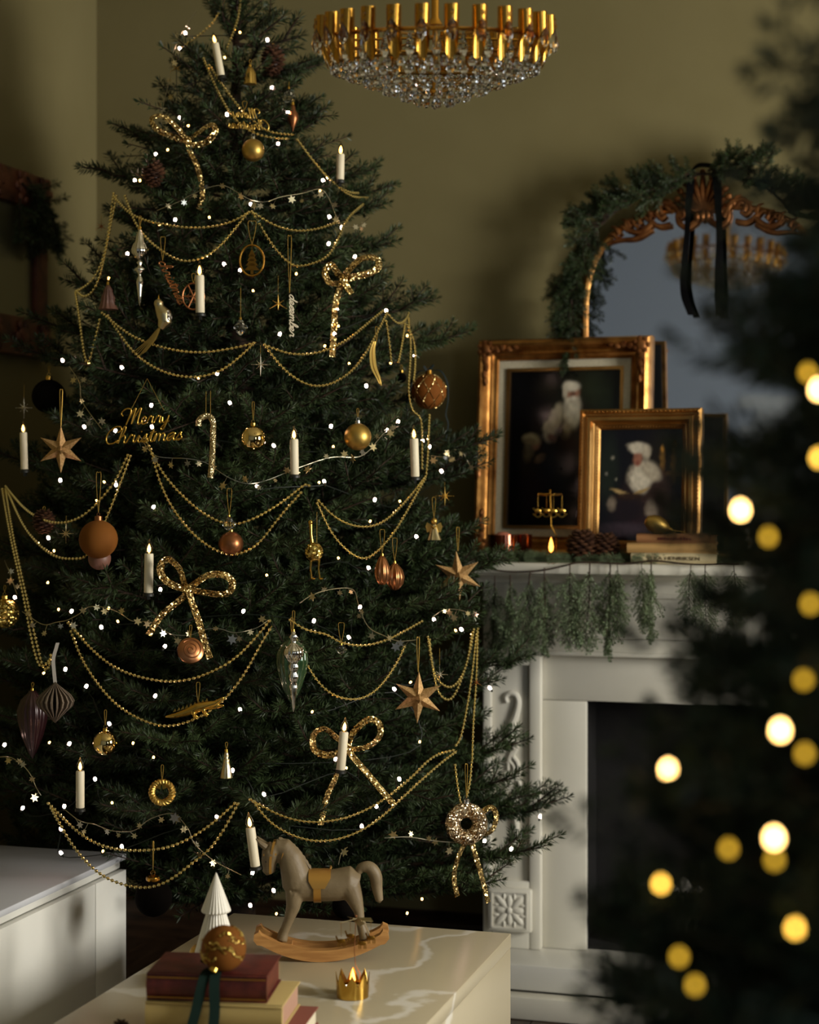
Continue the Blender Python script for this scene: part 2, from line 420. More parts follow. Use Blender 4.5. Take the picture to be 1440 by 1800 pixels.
# ------------------------------------------------------------------ fireplace
FY = 4.56
fp = thing('fireplace', 'white painted fireplace surround with carved pilasters and a dark open hearth', 'fireplace', (0, 0, 0))
FX0, FXC = -1.138, -0.586
def mirx(x): return 2 * FXC - x
def fbox(name, x0, x1, y0, y1, z0, z1, bev=0.003, m='white_paint', parent=None):
    return rbox(name, x0, x1, y0, y1, z0, z1, m, parent or fp, bev)
for side in (0, 1):
    fx = (lambda v: v) if side == 0 else mirx
    # pilaster: a frame of four boards round a sunk panel
    a, b = FX0, -0.982
    def fb(name, x0, x1, *r, **kw): return fbox(name, fx(x0), fx(x1), *r, **kw)
    pil = fb('pilaster', a, b, FY + .014, YB - .002, .126, .905, bev=.002)
    fb('pilaster_stile', a, a + .022, FY, FY + .0139, .126, .905, parent=pil)
    fb('pilaster_stile', b - .030, b, FY, FY + .0139, .126, .905, parent=pil)
    fb('pilaster_rail', a + .0225, b - .0305, FY, FY + .0139, .877, .905, parent=pil)
    fb('pilaster_rail', a + .0225, b - .0305, FY, FY + .0139, .126, .305, parent=pil)
    # base block with carved rosette
    mb = MB(); bx0, bx1, bz0, bz1 = a + .018, b - .020, .174, .289
    blk = fb('base_block', bx0, bx1, FY - .022, FY - .0005, bz0, bz1, bev=.006, parent=pil)
    cx, cz = (fx(bx0) + fx(bx1)) / 2, (bz0 + bz1) / 2
    mb = MB(); mb.ball((cx, FY - .022, cz), (.010, .008, .010), 12)
    for q in range(8):
        ang = q * pi / 4; L = .056 if q % 2 else .042
        T = Matrix.Translation((cx, FY - .021, cz)) @ Matrix.Rotation(ang, 4, 'Y')
        mb.ball((L * .52, 0, 0), (L * .46, .006, .0095), 10, T=T)
        if q % 2 == 0: mb.ball((.036, 0, .014), (.010, .005, .004), 8, T=T); mb.ball((.036, 0, -.014), (.010, .005, .004), 8, T=T)
    for s in (-1, 1):
        mb.box(cx - .047, cx + .047, FY - .025, FY - .021, cz + s * .047 - .0022, cz + s * .047 + .0022)
        mb.box(cx + s * .047 - .0022, cx + s * .047 + .0022, FY - .025, FY - .021, cz - .047, cz + .047)
    mb.build('rosette', 'white_paint', pil)
    # applied carving: scroll, leaves, flower
    mb = MB(); ox = fx((a + b) / 2 - .002); sg = 1 if side == 0 else -1
    def cp(u, v): return (ox + sg * u, FY + .011, .90 - v)       # u right, v down, metres
    def stroke(pts, r0, r1, fl=.9):
        sp = spline([cp(*p) for p in pts], 8); n = len(sp)
        mb.tube(sp, [1.25 * (r0 + (r1 - r0) * i / (n - 1)) for i in range(n)], 8, flat=fl * 1.15)
    stroke([(-.012, .125), (-.016, .110), (-.004, .100), (.012, .105), (.018, .125), (.010, .160), (-.002, .190), (.000, .215)], .0045, .0095)
    stroke([(.014, .203), (.016, .192), (.006, .186), (-.004, .200)], .003, .006)
    stroke([(-.020, .205), (-.012, .222), (-.004, .240)], .002, .008); stroke([(.002, .205), (.000, .225), (.008, .245)], .003, .008)
    for t in range(3):
        stroke([(.018 - t * .008, .235 + t * .008), (.004 - t * .006, .262 + t * .006), (-.014 + t * .002, .285 + t * .010)], .0045, .003)
    stroke([(.004, .268), (.016, .285), (.018, .310), (.010, .330)], .005, .006); stroke([(-.006, .280), (.006, .295), (.004, .312)], .004, .004)
    for q in range(6):
        an = q * pi / 3; c = cp(-.010 + .0125 * cos(an), .328 + .0125 * sin(an)); mb.ball(c, (.0078, .007, .0078), 10)
    mb.ball(cp(-.010, .328), (.006, .009, .006), 10)
    stroke([(.018, .325), (.022, .350), (.012, .375)], .005, .005); stroke([(-.018, .350), (-.022, .362), (-.016, .372)], .004, .004)
    for t in range(3):
        stroke([(.018 - t * .007, .352 + t * .006), (.006 - t * .004, .385 + t * .004), (.000 + t * .004, .420)], .0042, .003)
    stroke([(.002, .405), (.010, .430), (.012, .465), (.006, .500), (-.002, .530), (.002, .555)], .009, .003)
    mb.build('carving', 'white_paint', pil)
    fb('slip_panel', -0.9815, -0.865, FY + .028, FY + .05, .126, .7835, bev=.003)
    fb('firebox_side', -0.895, -0.88, FY + .051, YB - .01, .126, .80, bev=0, m='firebox')
fbox('slip_header', -0.9815, mirx(-0.9815), FY + .028, FY + .05, .7845, .9045, bev=.003)
fbox('firebox_back', -0.879, mirx(-0.879), YB - .03, YB - .011, .126, .80, bev=0, m='firebox')
fbox('firebox_top', -0.879, mirx(-0.879), FY + .051, YB - .031, .785, .80, bev=0, m='firebox')
fbox('firebox_floor', -0.879, mirx(-0.879), FY + .051, YB - .031, .126, .132, bev=0, m='firebox')
fbox('frieze', FX0, mirx(FX0), FY, YB - .002, .9055, 1.10, bev=.003)
mb = MB()                                                        # raised moulding round the frieze panel
for (x0, x1, z0, z1) in ((-.885, mirx(-.885), .955, .967), (-.885, mirx(-.885), 1.06, 1.072), (-.885, -.873, .955, 1.072), (mirx(-.873), mirx(-.885), .955, 1.072)):
    mb.box(x0, x1, FY - .010, FY, z0, z1)
mb.build('frieze_moulding', 'white_paint', fp, smooth=False)
fbox('frieze_bead', FX0, mirx(FX0), FY - .012, FY - .0002, .9055, .918, bev=.004)
mb = MB()                                                        # cornice under the shelf
prof = [(0, 1.096), (-.012, 1.096), (-.016, 1.104), (-.034, 1.112), (-.052, 1.117), (-.056, 1.1245), (0, 1.1245)]
vs = []; 
for (oy, z) in prof: vs += [(FX0 + oy, FY + oy, z), (mirx(FX0 + oy), FY + oy, z)]
kk = len(prof); fs = [(2 * i, 2 * i + 1, 2 * i + 3, 2 * i + 2) for i in range(kk - 1)]
mb.add(vs, fs)
for sx in (0, 1):
    vs2 = []
    for (oy, z) in prof: 
        xx = FX0 + oy if sx == 0 else mirx(FX0 + oy)
        vs2 += [(xx, FY + oy, z), (xx, YB - .002, z)]
    mb.add(vs2, fs)
mb.build('cornice', 'white_paint', fp)
fbox('mantel_shelf', FX0 - .07, mirx(FX0 - .07), FY - .125, YB - .002, 1.125, 1.154, bev=.006)
SHZ = 1.154
hx0, hx1 = FX0 - .02, mirx(FX0 - .02)
fbox('hearth_slab', hx0, hx1, FY - .15, YB - .002, .060, .1255, bev=.004, m='white_gloss')
fbox('hearth_plinth', hx0 - .03, hx1 + .03, FY - .20, FY - .1505, .0005, .058, bev=.004, m='white_paint')
# fire basket
fg = thing('fire_basket', 'black iron fire basket heaped with pale stones inside the fireplace', 'fire basket', (FXC, FY + .15, .132))
for z in (.05, .10, .145):
    mb = MB(); mb.tube([(-.17, -.06, z), (.17, -.06, z), (.17, .07, z), (-.17, .07, z)], .005, 6, closed=True); mb.build('rail', 'iron', fg)
for i in range(15):
    mb = MB(); xx = -.17 + .34 * i / 14; mb.tube([(xx, -.062, .005 if i in (0, 14) else .04), (xx, -.062, .155)], .0045, 6); mb.build('bar', 'iron', fg)
for s in (-1, 1):
    for y_ in (-.06, .07):
        mb = MB(); mb.tube([(s * .17, y_, 0.0), (s * .17, y_, .15)], .006, 6); mb.build('leg', 'iron', fg)
random.seed(11)
for i in range(26):
    mb = MB(); mb.ball((0, 0, 0), (random.uniform(.02, .03), random.uniform(.018, .026), random.uniform(.015, .022)), 8)
    mb.v = [(x * random.uniform(.85, 1.15), y * random.uniform(.85, 1.15), z * random.uniform(.85, 1.15)) for x, y, z in mb.v]
    r_ = i // 9
    put('stone', mb.mesh('stone', 'coal', True, 60), fg, (-.145 + (i % 9) * .036 + random.uniform(-.01, .01), random.uniform(-.035, .045), .075 + r_ * .034), (random.random() * 3, random.random() * 3, 0))

# ------------------------------------------------------------------ mirror over the mantel
mirx0 = WP(1238, 700, 4.79)
MIR = thing('mirror', 'arched gilt mirror with a carved shell crest leaning above the mantel', 'mirror', (mirx0.x, 4.80, SHZ))
MIR.rotation_euler = (radians(0.4), 0, radians(-2.5))
MW, MH = .325, .87                                              # half width, spring to glass top
def arch(w, top, spring, n=14):
    pts = [(-w, 0.0)]
    for i in range(n + 1):
        t = pi - pi * i / n
        pts.append((w * (abs(cos(t)) ** .72) * (1 if cos(t) > 0 else -1), spring + (top - spring) * (sin(t) ** .8)))
    pts.append((w, 0.0))
    return pts
mb = MB(); mb.prism(arch(MW, .945, .66), -.004, .004); gl = mb.build('glass', 'mirror_glass', MIR, smooth=False)
mb = MB(); mb.prism(arch(MW + .012, .957, .66), .0045, .016); mb.build('backboard', 'gilt_dark', MIR, smooth=False)
mb = MB(); pts = [Vector((x, -.008, z)) for x, z in arch(MW + .004, .949, .66, 30)]
mb.tube(pts, .0085, 8); mb.tube([(-MW - .01, -.008, .008), (MW + .01, -.008, .008)], .010, 8)
mb.build('frame', 'gilt', MIR)
# crest: a shell, scrolls and leaves along the top of the glass
mb = MB()
for q in range(9):                                               # shell ribs
    an = pi / 2 + (q - 4) * .25; L = .078 - abs(q - 4) * .005
    T = Matrix.Translation((0, -.014, .905)) @ Matrix.Rotation(-an, 4, 'Y')
    mb.ball((L * .55, 0, 0), (L * .5, .010, .0068), 10, T=T); mb.ball((L * 1.0, -.002, 0), (.008, .008, .007), 8, T=T)
for q in (-1, 0, 1): mb.ball((q * .010, -.018, .903), (.007, .010, .011), 10)
def taper(pts, r0, r1):
    sp = spline(pts, 7); n = len(sp); mb.tube(sp, [r0 + (r1 - r0) * i / (n - 1) for i in range(n)], 7)
for s in (-1, 1):
    taper([(s * .012, -.014, .895), (s * .030, -.015, .884), (s * .046, -.015, .892), (s * .048, -.015, .910), (s * .038, -.015, .914), (s * .036, -.015, .904)], .006, .0035)
    taper([(s * .040, -.014, .900), (s * .055, -.015, .925), (s * .078, -.015, .930), (s * .090, -.015, .915), (s * .082, -.015, .902), (s * .072, -.015, .908)], .006, .0035)
    taper([(s * .062, -.014, .890), (s * .085, -.015, .888), (s * .102, -.015, .900), (s * .100, -.015, .914), (s * .092, -.015, .912)], .0055, .003)
    taper([(s * .095, -.014, .898), (s * .118, -.015, .880), (s * .142, -.015, .882), (s * .150, -.015, .896), (s * .140, -.015, .902), (s * .134, -.015, .894)], .006, .003)
    taper([(s * .100, -.012, .884), (s * .130, -.013, .868), (s * .165, -.013, .866), (s * .195, -.012, .858)], .0055, .002)
    for t in range(6):                                            # acanthus leaves along the scrolls
        u = .058 + t * .021; v = .936 - t * .0085 - .004 * (t % 2)
        taper([(s * u, -.014, v - .014), (s * (u + .006), -.016, v - .002), (s * (u + .016), -.014, v + .002)], .0052, .0015)
        taper([(s * (u + .004), -.014, v - .020), (s * (u + .014), -.016, v - .012), (s * (u + .022), -.014, v - .013)], .0045, .0012)
CT = Matrix.Translation((0, -.004, .955)) @ Matrix.Diagonal((1.4, 1.2, 1.45, 1)) @ Matrix.Translation((0, 0, -.925))
mb.v = [tuple(CT @ Vector(v)) for v in mb.v]
mb.build('crest', 'gilt_dark', MIR)

# ------------------------------------------------------------------ picture frames on the mantel
def rail_frame(parent, W, H, w, prof, mname, name='frame_rail'):
    """four mitred rails; prof = list of (inward distance 0..w, forward height)"""
    for side in range(4):
        vs = []
        L = W if side % 2 == 0 else H
        for (q, h) in prof:
            vs.append((-L / 2 + q, -h, q)); vs.append((L / 2 - q, -h, q))
        fs = [(2 * i, 2 * i + 1, 2 * i + 3, 2 * i + 2) for i in range(len(prof) - 1)]
        # close the back
        vs += [(-L / 2, .0, 0), (L / 2, .0, 0), (-L / 2 + w, .0, w), (L / 2 - w, .0, w)]
        b0 = 2 * len(prof)
        fs += [(b0, b0 + 1, 1, 0), (b0 + 2, b0, b0 + 1, b0 + 3), (2 * len(prof) - 2, 2 * len(prof) - 1, b0 + 3, b0 + 2)]
        mb = MB()
        T = Matrix.Translation((0, 0, H / 2)) @ Matrix.Rotation(side * pi / 2, 4, 'Y') @ Matrix.Translation((0, 0, -(H if side % 2 == 0 else W) / 2))
        mb.add(vs, fs, T=T); mb.build(name, mname, parent, angle=25)
def vcol_panel(name, w, h, nx, nz, fn, parent, y, z0):
    """a flat print: colours of the picture on a grid"""
    vs = []; cols = []
    for j in range(nz + 1):
        for i in range(nx + 1):
            u, v = i / nx, j / nz
            vs.append((-w / 2 + w * u, y, z0 + h * v)); cols.append(fn(u, v))
    fs = [(j * (nx + 1) + i, j * (nx + 1) + i + 1, (j + 1) * (nx + 1) + i + 1, (j + 1) * (nx + 1) + i) for j in range(nz) for i in range(nx)]
    me = bpy.data.meshes.new(name); me.from_pydata(vs, [], fs)
    ca = me.color_attributes.new('picture', 'FLOAT_COLOR', 'POINT')
    ca.data.foreach_set('color', [c for col in cols for c in (col[0], col[1], col[2], 1.0)])
    m = bpy.data.materials.new(name); m.use_nodes = True; M[name] = m
    b = m.node_tree.nodes['Principled BSDF']; at = m.node_tree.nodes.new('ShaderNodeVertexColor'); at.layer_name = 'picture'
    m.node_tree.links.new(at.outputs[0], b.inputs['Base Color']); b.inputs['Roughness'].default_value = 0.12
    me.materials.append(m)
    return put(name, me, parent)
def painter(base, blobs, tex=.25, seed=1):
    from mathutils import noise
    B = lin(base)
    bl = [(cx, cy, rx, ry, radians(rot), lin(c), soft) for (cx, cy, rx, ry, rot, c, soft) in blobs]
    def fn(u, v):
        n1 = noise.noise((u * 9 + seed, v * 9, 0)); n2 = noise.noise((u * 26, v * 26 + seed, 3))
        uu = u + n2 * .012; vv = v + n1 * .012
        c = [B[i] * (1 + tex * 1.5 * n1) for i in range(3)]
        for (cx, cy, rx, ry, ro, col, soft) in bl:
            dx, dy = uu - cx, vv - cy
            a = (dx * cos(ro) + dy * sin(ro)) / rx; b = (-dx * sin(ro) + dy * cos(ro)) / ry
            d = sqrt(a * a + b * b)
            f = 1.0 - min(1.0, max(0.0, (d - 1 + soft) / (2 * soft)))
            f = f * f * (3 - 2 * f)
            if f > 0:
                k_ = 1 + tex * (n2 + .5 * n1)
                for i in range(3): c[i] = c[i] * (1 - f) + col[i] * k_ * f
        return c
    return fn
# the larger picture
pl = WP(838, 965, 4.705); pr = WP(1144, 965, 4.672)
cx, cy = (pl.x + pr.x) / 2, (pl.y + pr.y) / 2
W1 = (pr - pl).length; H1 = .598
pic1 = thing('framed_picture', 'large ornate gilt frame with a painting of a bearded man and child', 'picture frame', (cx, cy, SHZ + .001))
pic1.rotation_euler = (radians(-5), 0, atan2(pr.y - pl.y, pr.x - pl.x))
rw = .055
rail_frame(pic1, W1, H1, rw, [(0, .012), (0, .030), (.006, .045), (.014, .052), (.022, .048), (.028, .036), (.034, .030), (.040, .032), (.044, .026), (.050, .024), (.054, .028), (.058, .022), (rw, .018)], 'gilt')
for sx in (-1, 1):                                                # carved corner and mid-rail ornaments
    for zc in (.028, H1 - .028):
        mb = MB(); sgn = 1 if zc < .1 else -1
        bx = sx * (W1 / 2 - .026)
        mb.ball((bx, -.046, zc), (.020, .012, .020), 12)
        for q in range(7):
            an = q * 2 * pi / 7; mb.ball((bx + .018 * cos(an), -.050, zc + .018 * sin(an)), (.008, .007, .008), 8)
        for t in range(4):
            mb.ball((bx - sx * (.03 + t * .018), -.048, zc + sgn * .002 * (-1) ** t), (.012, .008, .011 - t * .0015), 8)
            mb.ball((bx + sx * .002 * (-1) ** t, -.048, zc + sgn * (.03 + t * .020)), (.011 - t * .0015, .008, .014), 8)
        mb.build('corner_ornament', 'gilt_dark', pic1)
    mb = MB(); mb.ball((sx * (W1 / 2 - .012), -.046, H1 * .38), (.010, .008, .022), 10); mb.ball((sx * (W1 / 2 - .012), -.048, H1 * .42), (.008, .007, .010), 10)
    mb.build('side_ornament', 'gilt_dark', pic1)
iw, ih = W1 - 2 * rw, H1 - 2 * rw
mb = MB()
mw = .024
for (x0, x1, z0, z1) in ((-iw / 2, iw / 2, rw, rw + mw), (-iw / 2, iw / 2, H1 - rw - mw, H1 - rw), (-iw / 2, -iw / 2 + mw, rw + mw, H1 - rw - mw), (iw / 2 - mw, iw / 2, rw + mw, H1 - rw - mw)):
    mb.box(x0, x1, -.016, -.004, z0, z1)
mb.build('mount', 'linen_mat', pic1, smooth=False)
s1 = MB(); e_ = .009
for (x0, x1, z0, z1) in ((-iw / 2 + mw, iw / 2 - mw, rw + mw, rw + mw + e_), (-iw / 2 + mw, iw / 2 - mw, H1 - rw - mw - e_, H1 - rw - mw), (-iw / 2 + mw, -iw / 2 + mw + e_, rw + mw + e_, H1 - rw - mw - e_), (iw / 2 - mw - e_, iw / 2 - mw, rw + mw + e_, H1 - rw - mw - e_)):
    s1.box(x0, x1, -.020, -.006, z0, z1)
s1.build('inner_slip', 'gilt_shine', pic1, smooth=False)
pw_, ph_ = iw - 2 * mw - 2 * e_, ih - 2 * mw - 2 * e_
blobs1 = [(.5, .5, .7, .8, 0, '#0b0a0c', .5), (.72, .72, .3, .28, 0, '#161a12', .6), (.80, .80, .14, .2, 20, '#1c2216', .7),
  (.62, .45, .22, .36, 0, '#15100f', .3), (.60, .62, .13, .16, 0, '#211413', .3),
  (.41, .68, .055, .12, -28, '#8f8570', .25), (.36, .61, .05, .07, 10, '#9a9079', .3), (.39, .565, .045, .025, -20, '#6b4a3c', .4),
  (.54, .70, .05, .12, -12, '#8a7f6a', .4), (.57, .76, .075, .10, 5, '#a89f8c', .3), (.585, .72, .05, .09, 8, '#b5ac98', .35), (.57, .855, .06, .05, 0, '#8c6350', .3), (.575, .845, .018, .012, 0, '#5a3a30', .5),
  (.555, .90, .072, .038, -6, '#c2b9a6', .35), (.505, .87, .02, .05, 0, '#b0a692', .5), (.56, .845, .012, .02, 0, '#74503f', .5), (.57, .815, .045, .014, 0, '#c4bba8', .5),
  (.20, .42, .10, .14, 0, '#1d1714', .4), (.19, .50, .045, .08, -20, '#4e4535', .5), (.29, .435, .05, .025, 25, '#6b5440', .5), (.245, .53, .04, .035, 0, '#6d4d3c', .4),
  (.20, .565, .075, .032, -4, '#8a7f62', .4), (.205, .545, .07, .02, 0, '#6b5f45', .5),
  (.42, .33, .14, .22, 0, '#1a1b22', .6), (.25, .2, .16, .12, 0, '#1c1418', .6), (.6, .12, .3, .1, 0, '#0e0c10', .6)]
vcol_panel('painting', pw_, ph_, 70, 96, painter('#0b0a0c', blobs1, .3, 2), pic1, -.009, rw + mw + e_)
mb = MB(); mb.box(-W1 / 2 + .01, W1 / 2 - .01, .0005, .008, .01, H1 - .01); mb.build('backing_board', 'black_paint', pic1, smooth=False)
# the smaller picture, in front of it
ql = WP(1020, 965, 4.588); qr = WP(1234, 965, 4.572)
W2 = (qr - ql).length; H2 = .396
pic2 = thing('framed_picture', 'smaller fluted gilt frame with a painting of a bearded man reading', 'picture frame', ((ql.x + qr.x) / 2, (ql.y + qr.y) / 2, SHZ + .001))
pic2.rotation_euler = (radians(-5), 0, atan2(qr.y - ql.y, qr.x - ql.x))
rw2 = .052
rail_frame(pic2, W2, H2, rw2, [(0, .010), (0, .034), (.008, .042), (.013, .034), (.016, .034), (.022, .042), (.030, .042), (.034, .032), (.038, .028), (.042, .030), (.046, .024), (rw2, .018)], 'gilt_shine')
for side in range(4):                                             # beaded sight edge
    mb = MB(); L = (W2 if side % 2 == 0 else H2) - 2 * rw2; n_b = int(L / .008); D = (H2 if side % 2 == 0 else W2)
    T = Matrix.Translation((0, 0, H2 / 2)) @ Matrix.Rotation(side * pi / 2, 4, 'Y') @ Matrix.Translation((0, 0, -D / 2))
    for i in range(n_b):
        mb.ball((-L / 2 + (i + .5) * L / n_b, -.024, rw2 - .007), (.0034, .003, .0034), 6, T=T)
        mb.ball((-L / 2 - .04 + (i + .5) * (L + .08) / n_b, -.042, .007), (.005, .003, .003), 6, T=T)
    mb.build('beading', 'gilt', pic2)['kind'] = 'stuff'
blobs2 = [(.5, .5, .7, .8, 0, '#0d0b10', .5), (.78, .65, .3, .3, 0, '#1b150d', .7), (.76, .72, .03, .12, 0, '#6b4f22', .6), (.90, .70, .03, .14, 0, '#6b4f22', .6), (.76, .83, .02, .03, 0, '#c08a3a', .6), (.90, .85, .02, .03, 0, '#a87a30', .6), (.85, .60, .12, .02, 0, '#5a4018', .6),
  (.10, .65, .12, .30, 0, '#1a2018', .6), (.15, .75, .015, .015, 0, '#8a8676', .7), (.08, .6, .015, .015, 0, '#77736a', .7), (.2, .55, .012, .012, 0, '#8a8676', .7),
  (.58, .35, .30, .30, 0, '#2c1d18', .35), (.70, .42, .16, .22, -15, '#33221d', .4), (.35, .25, .2, .2, 0, '#1a1014', .5),
  (.52, .60, .17, .11, 12, '#b3a894', .35), (.50, .54, .12, .11, 0, '#c0b6a3', .35), (.62, .62, .13, .07, -25, '#a59a86', .4),
  (.46, .74, .055, .07, 0, '#8e5e4a', .3), (.455, .70, .02, .02, 0, '#7a4436', .5), (.47, .835, .13, .05, -6, '#bdb3a0', .35), (.56, .79, .05, .06, 0, '#aba08c', .45),
  (.28, .43, .14, .016, -14, '#a58a5a', .35), (.47, .43, .14, .016, 16, '#9c8254', .35), (.37, .40, .18, .03, 0, '#2a1a10', .5),
  (.15, .33, .05, .06, 0, '#75685a', .5), (.64, .27, .07, .09, 20, '#7d7062', .5), (.60, .17, .2, .05, 0, '#241418', .5), (.3, .10, .3, .06, 0, '#3c3038', .6)]
vcol_panel('painting', W2 - 2 * rw2, H2 - 2 * rw2, 60, 80, painter('#0d0b10', blobs2, .3, 5), pic2, -.012, rw2)
mb = MB(); mb.box(-W2 / 2 + .008, W2 / 2 - .008, .0005, .008, .008, H2 - .008); mb.build('backing_board', 'black_paint', pic2, smooth=False)

# ------------------------------------------------------------------ ornate frame on the left wall
def LW(px, py):                                                   # point of the left wall plane
    k = (px - 720) / F; d = XL / (k * CS - SN)
    return P(px, py, d)
pa = LW(72, 318); pb = LW(72, 632)
lf = thing('wall_mirror', 'dark reddish ornate frame with wide carved rails on the left wall', 'mirror', (XL + .004, pa.y, 0))
lf.rotation_euler = (0, 0, pi / 2)
zt, zb = pa.z, pb.z; WL = .62                                     # local x runs along the wall, towards +Y in the room
side_w, tall = .075, .085
def lbar(name, x0, x1, z0, z1, d=.03):
    rbox(name, x0, x1, -d, -.001, z0, z1, 'mahogany_gilt', lf, .006)
lbar('frame_rail', -WL, 0, zb, zb + .105); lbar('frame_rail', -WL, 0, zt - .095, zt)
lbar('frame_stile', -side_w, -.008, zb + .1055, zt - .0955, .024); lbar('frame_stile', -WL + .008, -WL + side_w, zb + .1055, zt - .0955, .024)
for zc in (zb + .05, zt - .045):
    for x in (-.045, -WL + .045, -WL / 2, -.17, -WL + .17):
        mb = MB(); mb.ball((x, -.034, zc), (.026, .012, .03), 12)
        for q in range(6): mb.ball((x + .03 * cos(q * pi / 3), -.033, zc + .036 * sin(q * pi / 3)), (.011, .008, .013), 8)
        mb.build('frame_ornament', 'mahogany_gilt', lf)
mb = MB(); mb.box(-WL + side_w, -side_w, -.008, -.003, zb + .105, zt - .095); mb.build('glass', 'dull_glass', lf, smooth=False)

# ------------------------------------------------------------------ sideboard along the left wall
cnr = P(222, 1500, 3.97)
SBX, SBY, SBZ = cnr.x, cnr.y, cnr.z
sb = thing('sideboard', 'long white low sideboard with flat doors along the left wall', 'sideboard', (0, 0, 0))
rbox('carcass', XL + .02, SBX - .022, .2, SBY, .04, SBZ - .034, 'sideboard_white', sb, .002)
rbox('top', XL + .02, SBX, .2, SBY + .002, SBZ - .014, SBZ, 'sideboard_top', sb, .003)
rbox('grip_channel', XL + .02, SBX - .016, .2, SBY, SBZ - .0335, SBZ - .0145, 'sideboard_white', sb, .001)
dy = SBY
rbox('end_panel', SBX - .021, SBX, SBY - .15, SBY, .04, SBZ - .036, 'sideboard_white', sb, .0015)
yy = SBY - .153
while yy > .3:
    rbox('door', SBX - .021, SBX, max(.2, yy - .60), yy, .04, SBZ - .036, 'sideboard_white', sb, .0015); yy -= .603
rbox('plinth', XL + .04, SBX - .05, .22, SBY - .02, .0005, .0395, 'sideboard_white', sb, 0)

# ------------------------------------------------------------------ marble coffee table
TZ = .42
t_r = ZP(902, 1637, TZ); t_l = ZP(405, 1608, TZ)
TX0, TX1, TY1 = t_l.x, t_r.x, (t_l.y + t_r.y) / 2
ct = thing('coffee_table', 'block coffee table clad in veined cream marble', 'table', (0, 0, 0))
rbox('table_top', TX0, TX1, 2.25, TY1, TZ - .03, TZ, 'marble', ct, .002)
rbox('side_panel', TX1 - .025, TX1 - .001, 2.252, TY1 - .001, .001, TZ - .0305, 'marble', ct, .001)
rbox('side_panel', TX0 + .001, TX0 + .025, 2.252, TY1 - .001, .001, TZ - .0305, 'marble', ct, .001)
rbox('end_panel', TX0 + .0255, TX1 - .0255, TY1 - .025, TY1 - .001, .001, TZ - .0305, 'marble', ct, .001)
rbox('end_panel', TX0 + .0255, TX1 - .0255, 2.252, 2.276, .001, TZ - .0305, 'marble', ct, .001)
# ------------------------------------------------------------------ fir boughs
def needles_on(mb, a, b, per_m, ln, wd, rnd, lean=.7, mi=0, flatten=1.0):
    ax = b - a; L = ax.length
    if L < 1e-6: return
    ax = ax / L; e1 = ax.orthogonal().normalized(); e2 = ax.cross(e1)
    n = max(2, int(L * per_m)); V = []; Fc = []
    for i in range(n):
        t = (i + rnd.random()) / n; an = rnd.random() * 2 * pi
        rad = e1 * cos(an) + e2 * sin(an)
        d = (ax * (lean + rnd.uniform(-.15, .2)) + rad).normalized()
        d.z = d.z * flatten + .10
        d.normalize()
        base = a + ax * (t * L) + rad * .001
        l = ln * rnd.uniform(.75, 1.12) * (1.0 if t < .93 else .8)
        sd = d.cross(Vector((rnd.uniform(-1, 1), rnd.uniform(-1, 1), rnd.uniform(-1, 1))))
        if sd.length < 1e-4: continue
        sd = sd.normalized() * wd / 2
        k = len(V); V += [base, base + d * (l * .55) + sd, base + d * l, base + d * (l * .55) - sd]; Fc.append((k, k + 1, k + 2, k + 3))
    # a tuft at the tip
    for i in range(9):
        d = (ax + Vector((rnd.uniform(-.45, .45), rnd.uniform(-.45, .45), rnd.uniform(-.45, .45)))).normalized()
        sd = d.orthogonal().normalized() * wd / 2; k = len(V)
        V += [b, b + d * (ln * .5) + sd, b + d * ln * .9, b + d * (ln * .5) - sd]; Fc.append((k, k + 1, k + 2, k + 3))
    mb.add(V, Fc, mi)
def make_bough(L, seed, per_m=1250, ln=.0215, wd=.0023, mats=('needles', 'bark'), upturn=.10, name='branch'):
    rnd = random.Random(seed); mb = MB()
    def stem(t): return Vector((L * t, L * .03 * sin(t * 5 + seed), L * (-.10 * t + (.10 + upturn) * t * t)))
    K = 10; path = [stem(i / K) for i in range(K + 1)]
    mb.tube(path, [.0055 * (1 - .75 * i / K) for i in range(K + 1)], 5, mi=1)
    t0 = .18 if L < .3 else .25
    for i in range(K):
        if (i + 1) / K > t0: needles_on(mb, path[i], path[i + 1], per_m, ln, wd, rnd)
    ntw = max(3, int(L / .048)); 
    for j in range(ntw):
        t = t0 + (.93 - t0) * (j + .3 * rnd.random()) / ntw; p = stem(t); tan = (stem(min(1, t + .03)) - stem(t - .03)).normalized()
        sgn = 1 if j % 2 else -1
        ang = sgn * radians(rnd.uniform(36, 56)); tl = min(.24, .05 + .42 * L * (1 - t) + rnd.uniform(-.01, .03)); tl = max(.055, tl)
        d = Matrix.Rotation(ang, 3, 'Z') @ tan; d.z += rnd.uniform(-.18, .30); d.normalize()
        q = p + d * tl * .5 + Vector((0, 0, rnd.uniform(-.01, .012))); e = p + d * tl + Vector((0, 0, tl * .10))
        mb.tube([p, q, e], [.0028, .0022, .0012], 4, mi=1)
        needles_on(mb, p + d * .012, q, per_m, ln, wd, rnd); needles_on(mb, q, e, per_m, ln, wd, rnd)
        if tl > .11:                                               # secondary shoots
            for s2 in (-1, 1):
                f = rnd.uniform(.35, .6); p2 = p + (q - p) * min(1, f * 2); d2 = Matrix.Rotation(s2 * radians(rnd.uniform(35, 50)), 3, 'Z') @ d; d2.z += rnd.uniform(-.1, .25); d2.normalize()
                e2 = p2 + d2 * tl * .48; mb.tube([p2, e2], [.002, .001], 3, mi=1); needles_on(mb, p2, e2, per_m, ln, wd, rnd)
    return mb.mesh(name, list(mats), False)
LENS = [.12, .2, .3, .42, .55, .68, .8]
BOUGHS = {L: [make_bough(L, 31 * i + int(L * 100)) for i in range(3)] for L in LENS}
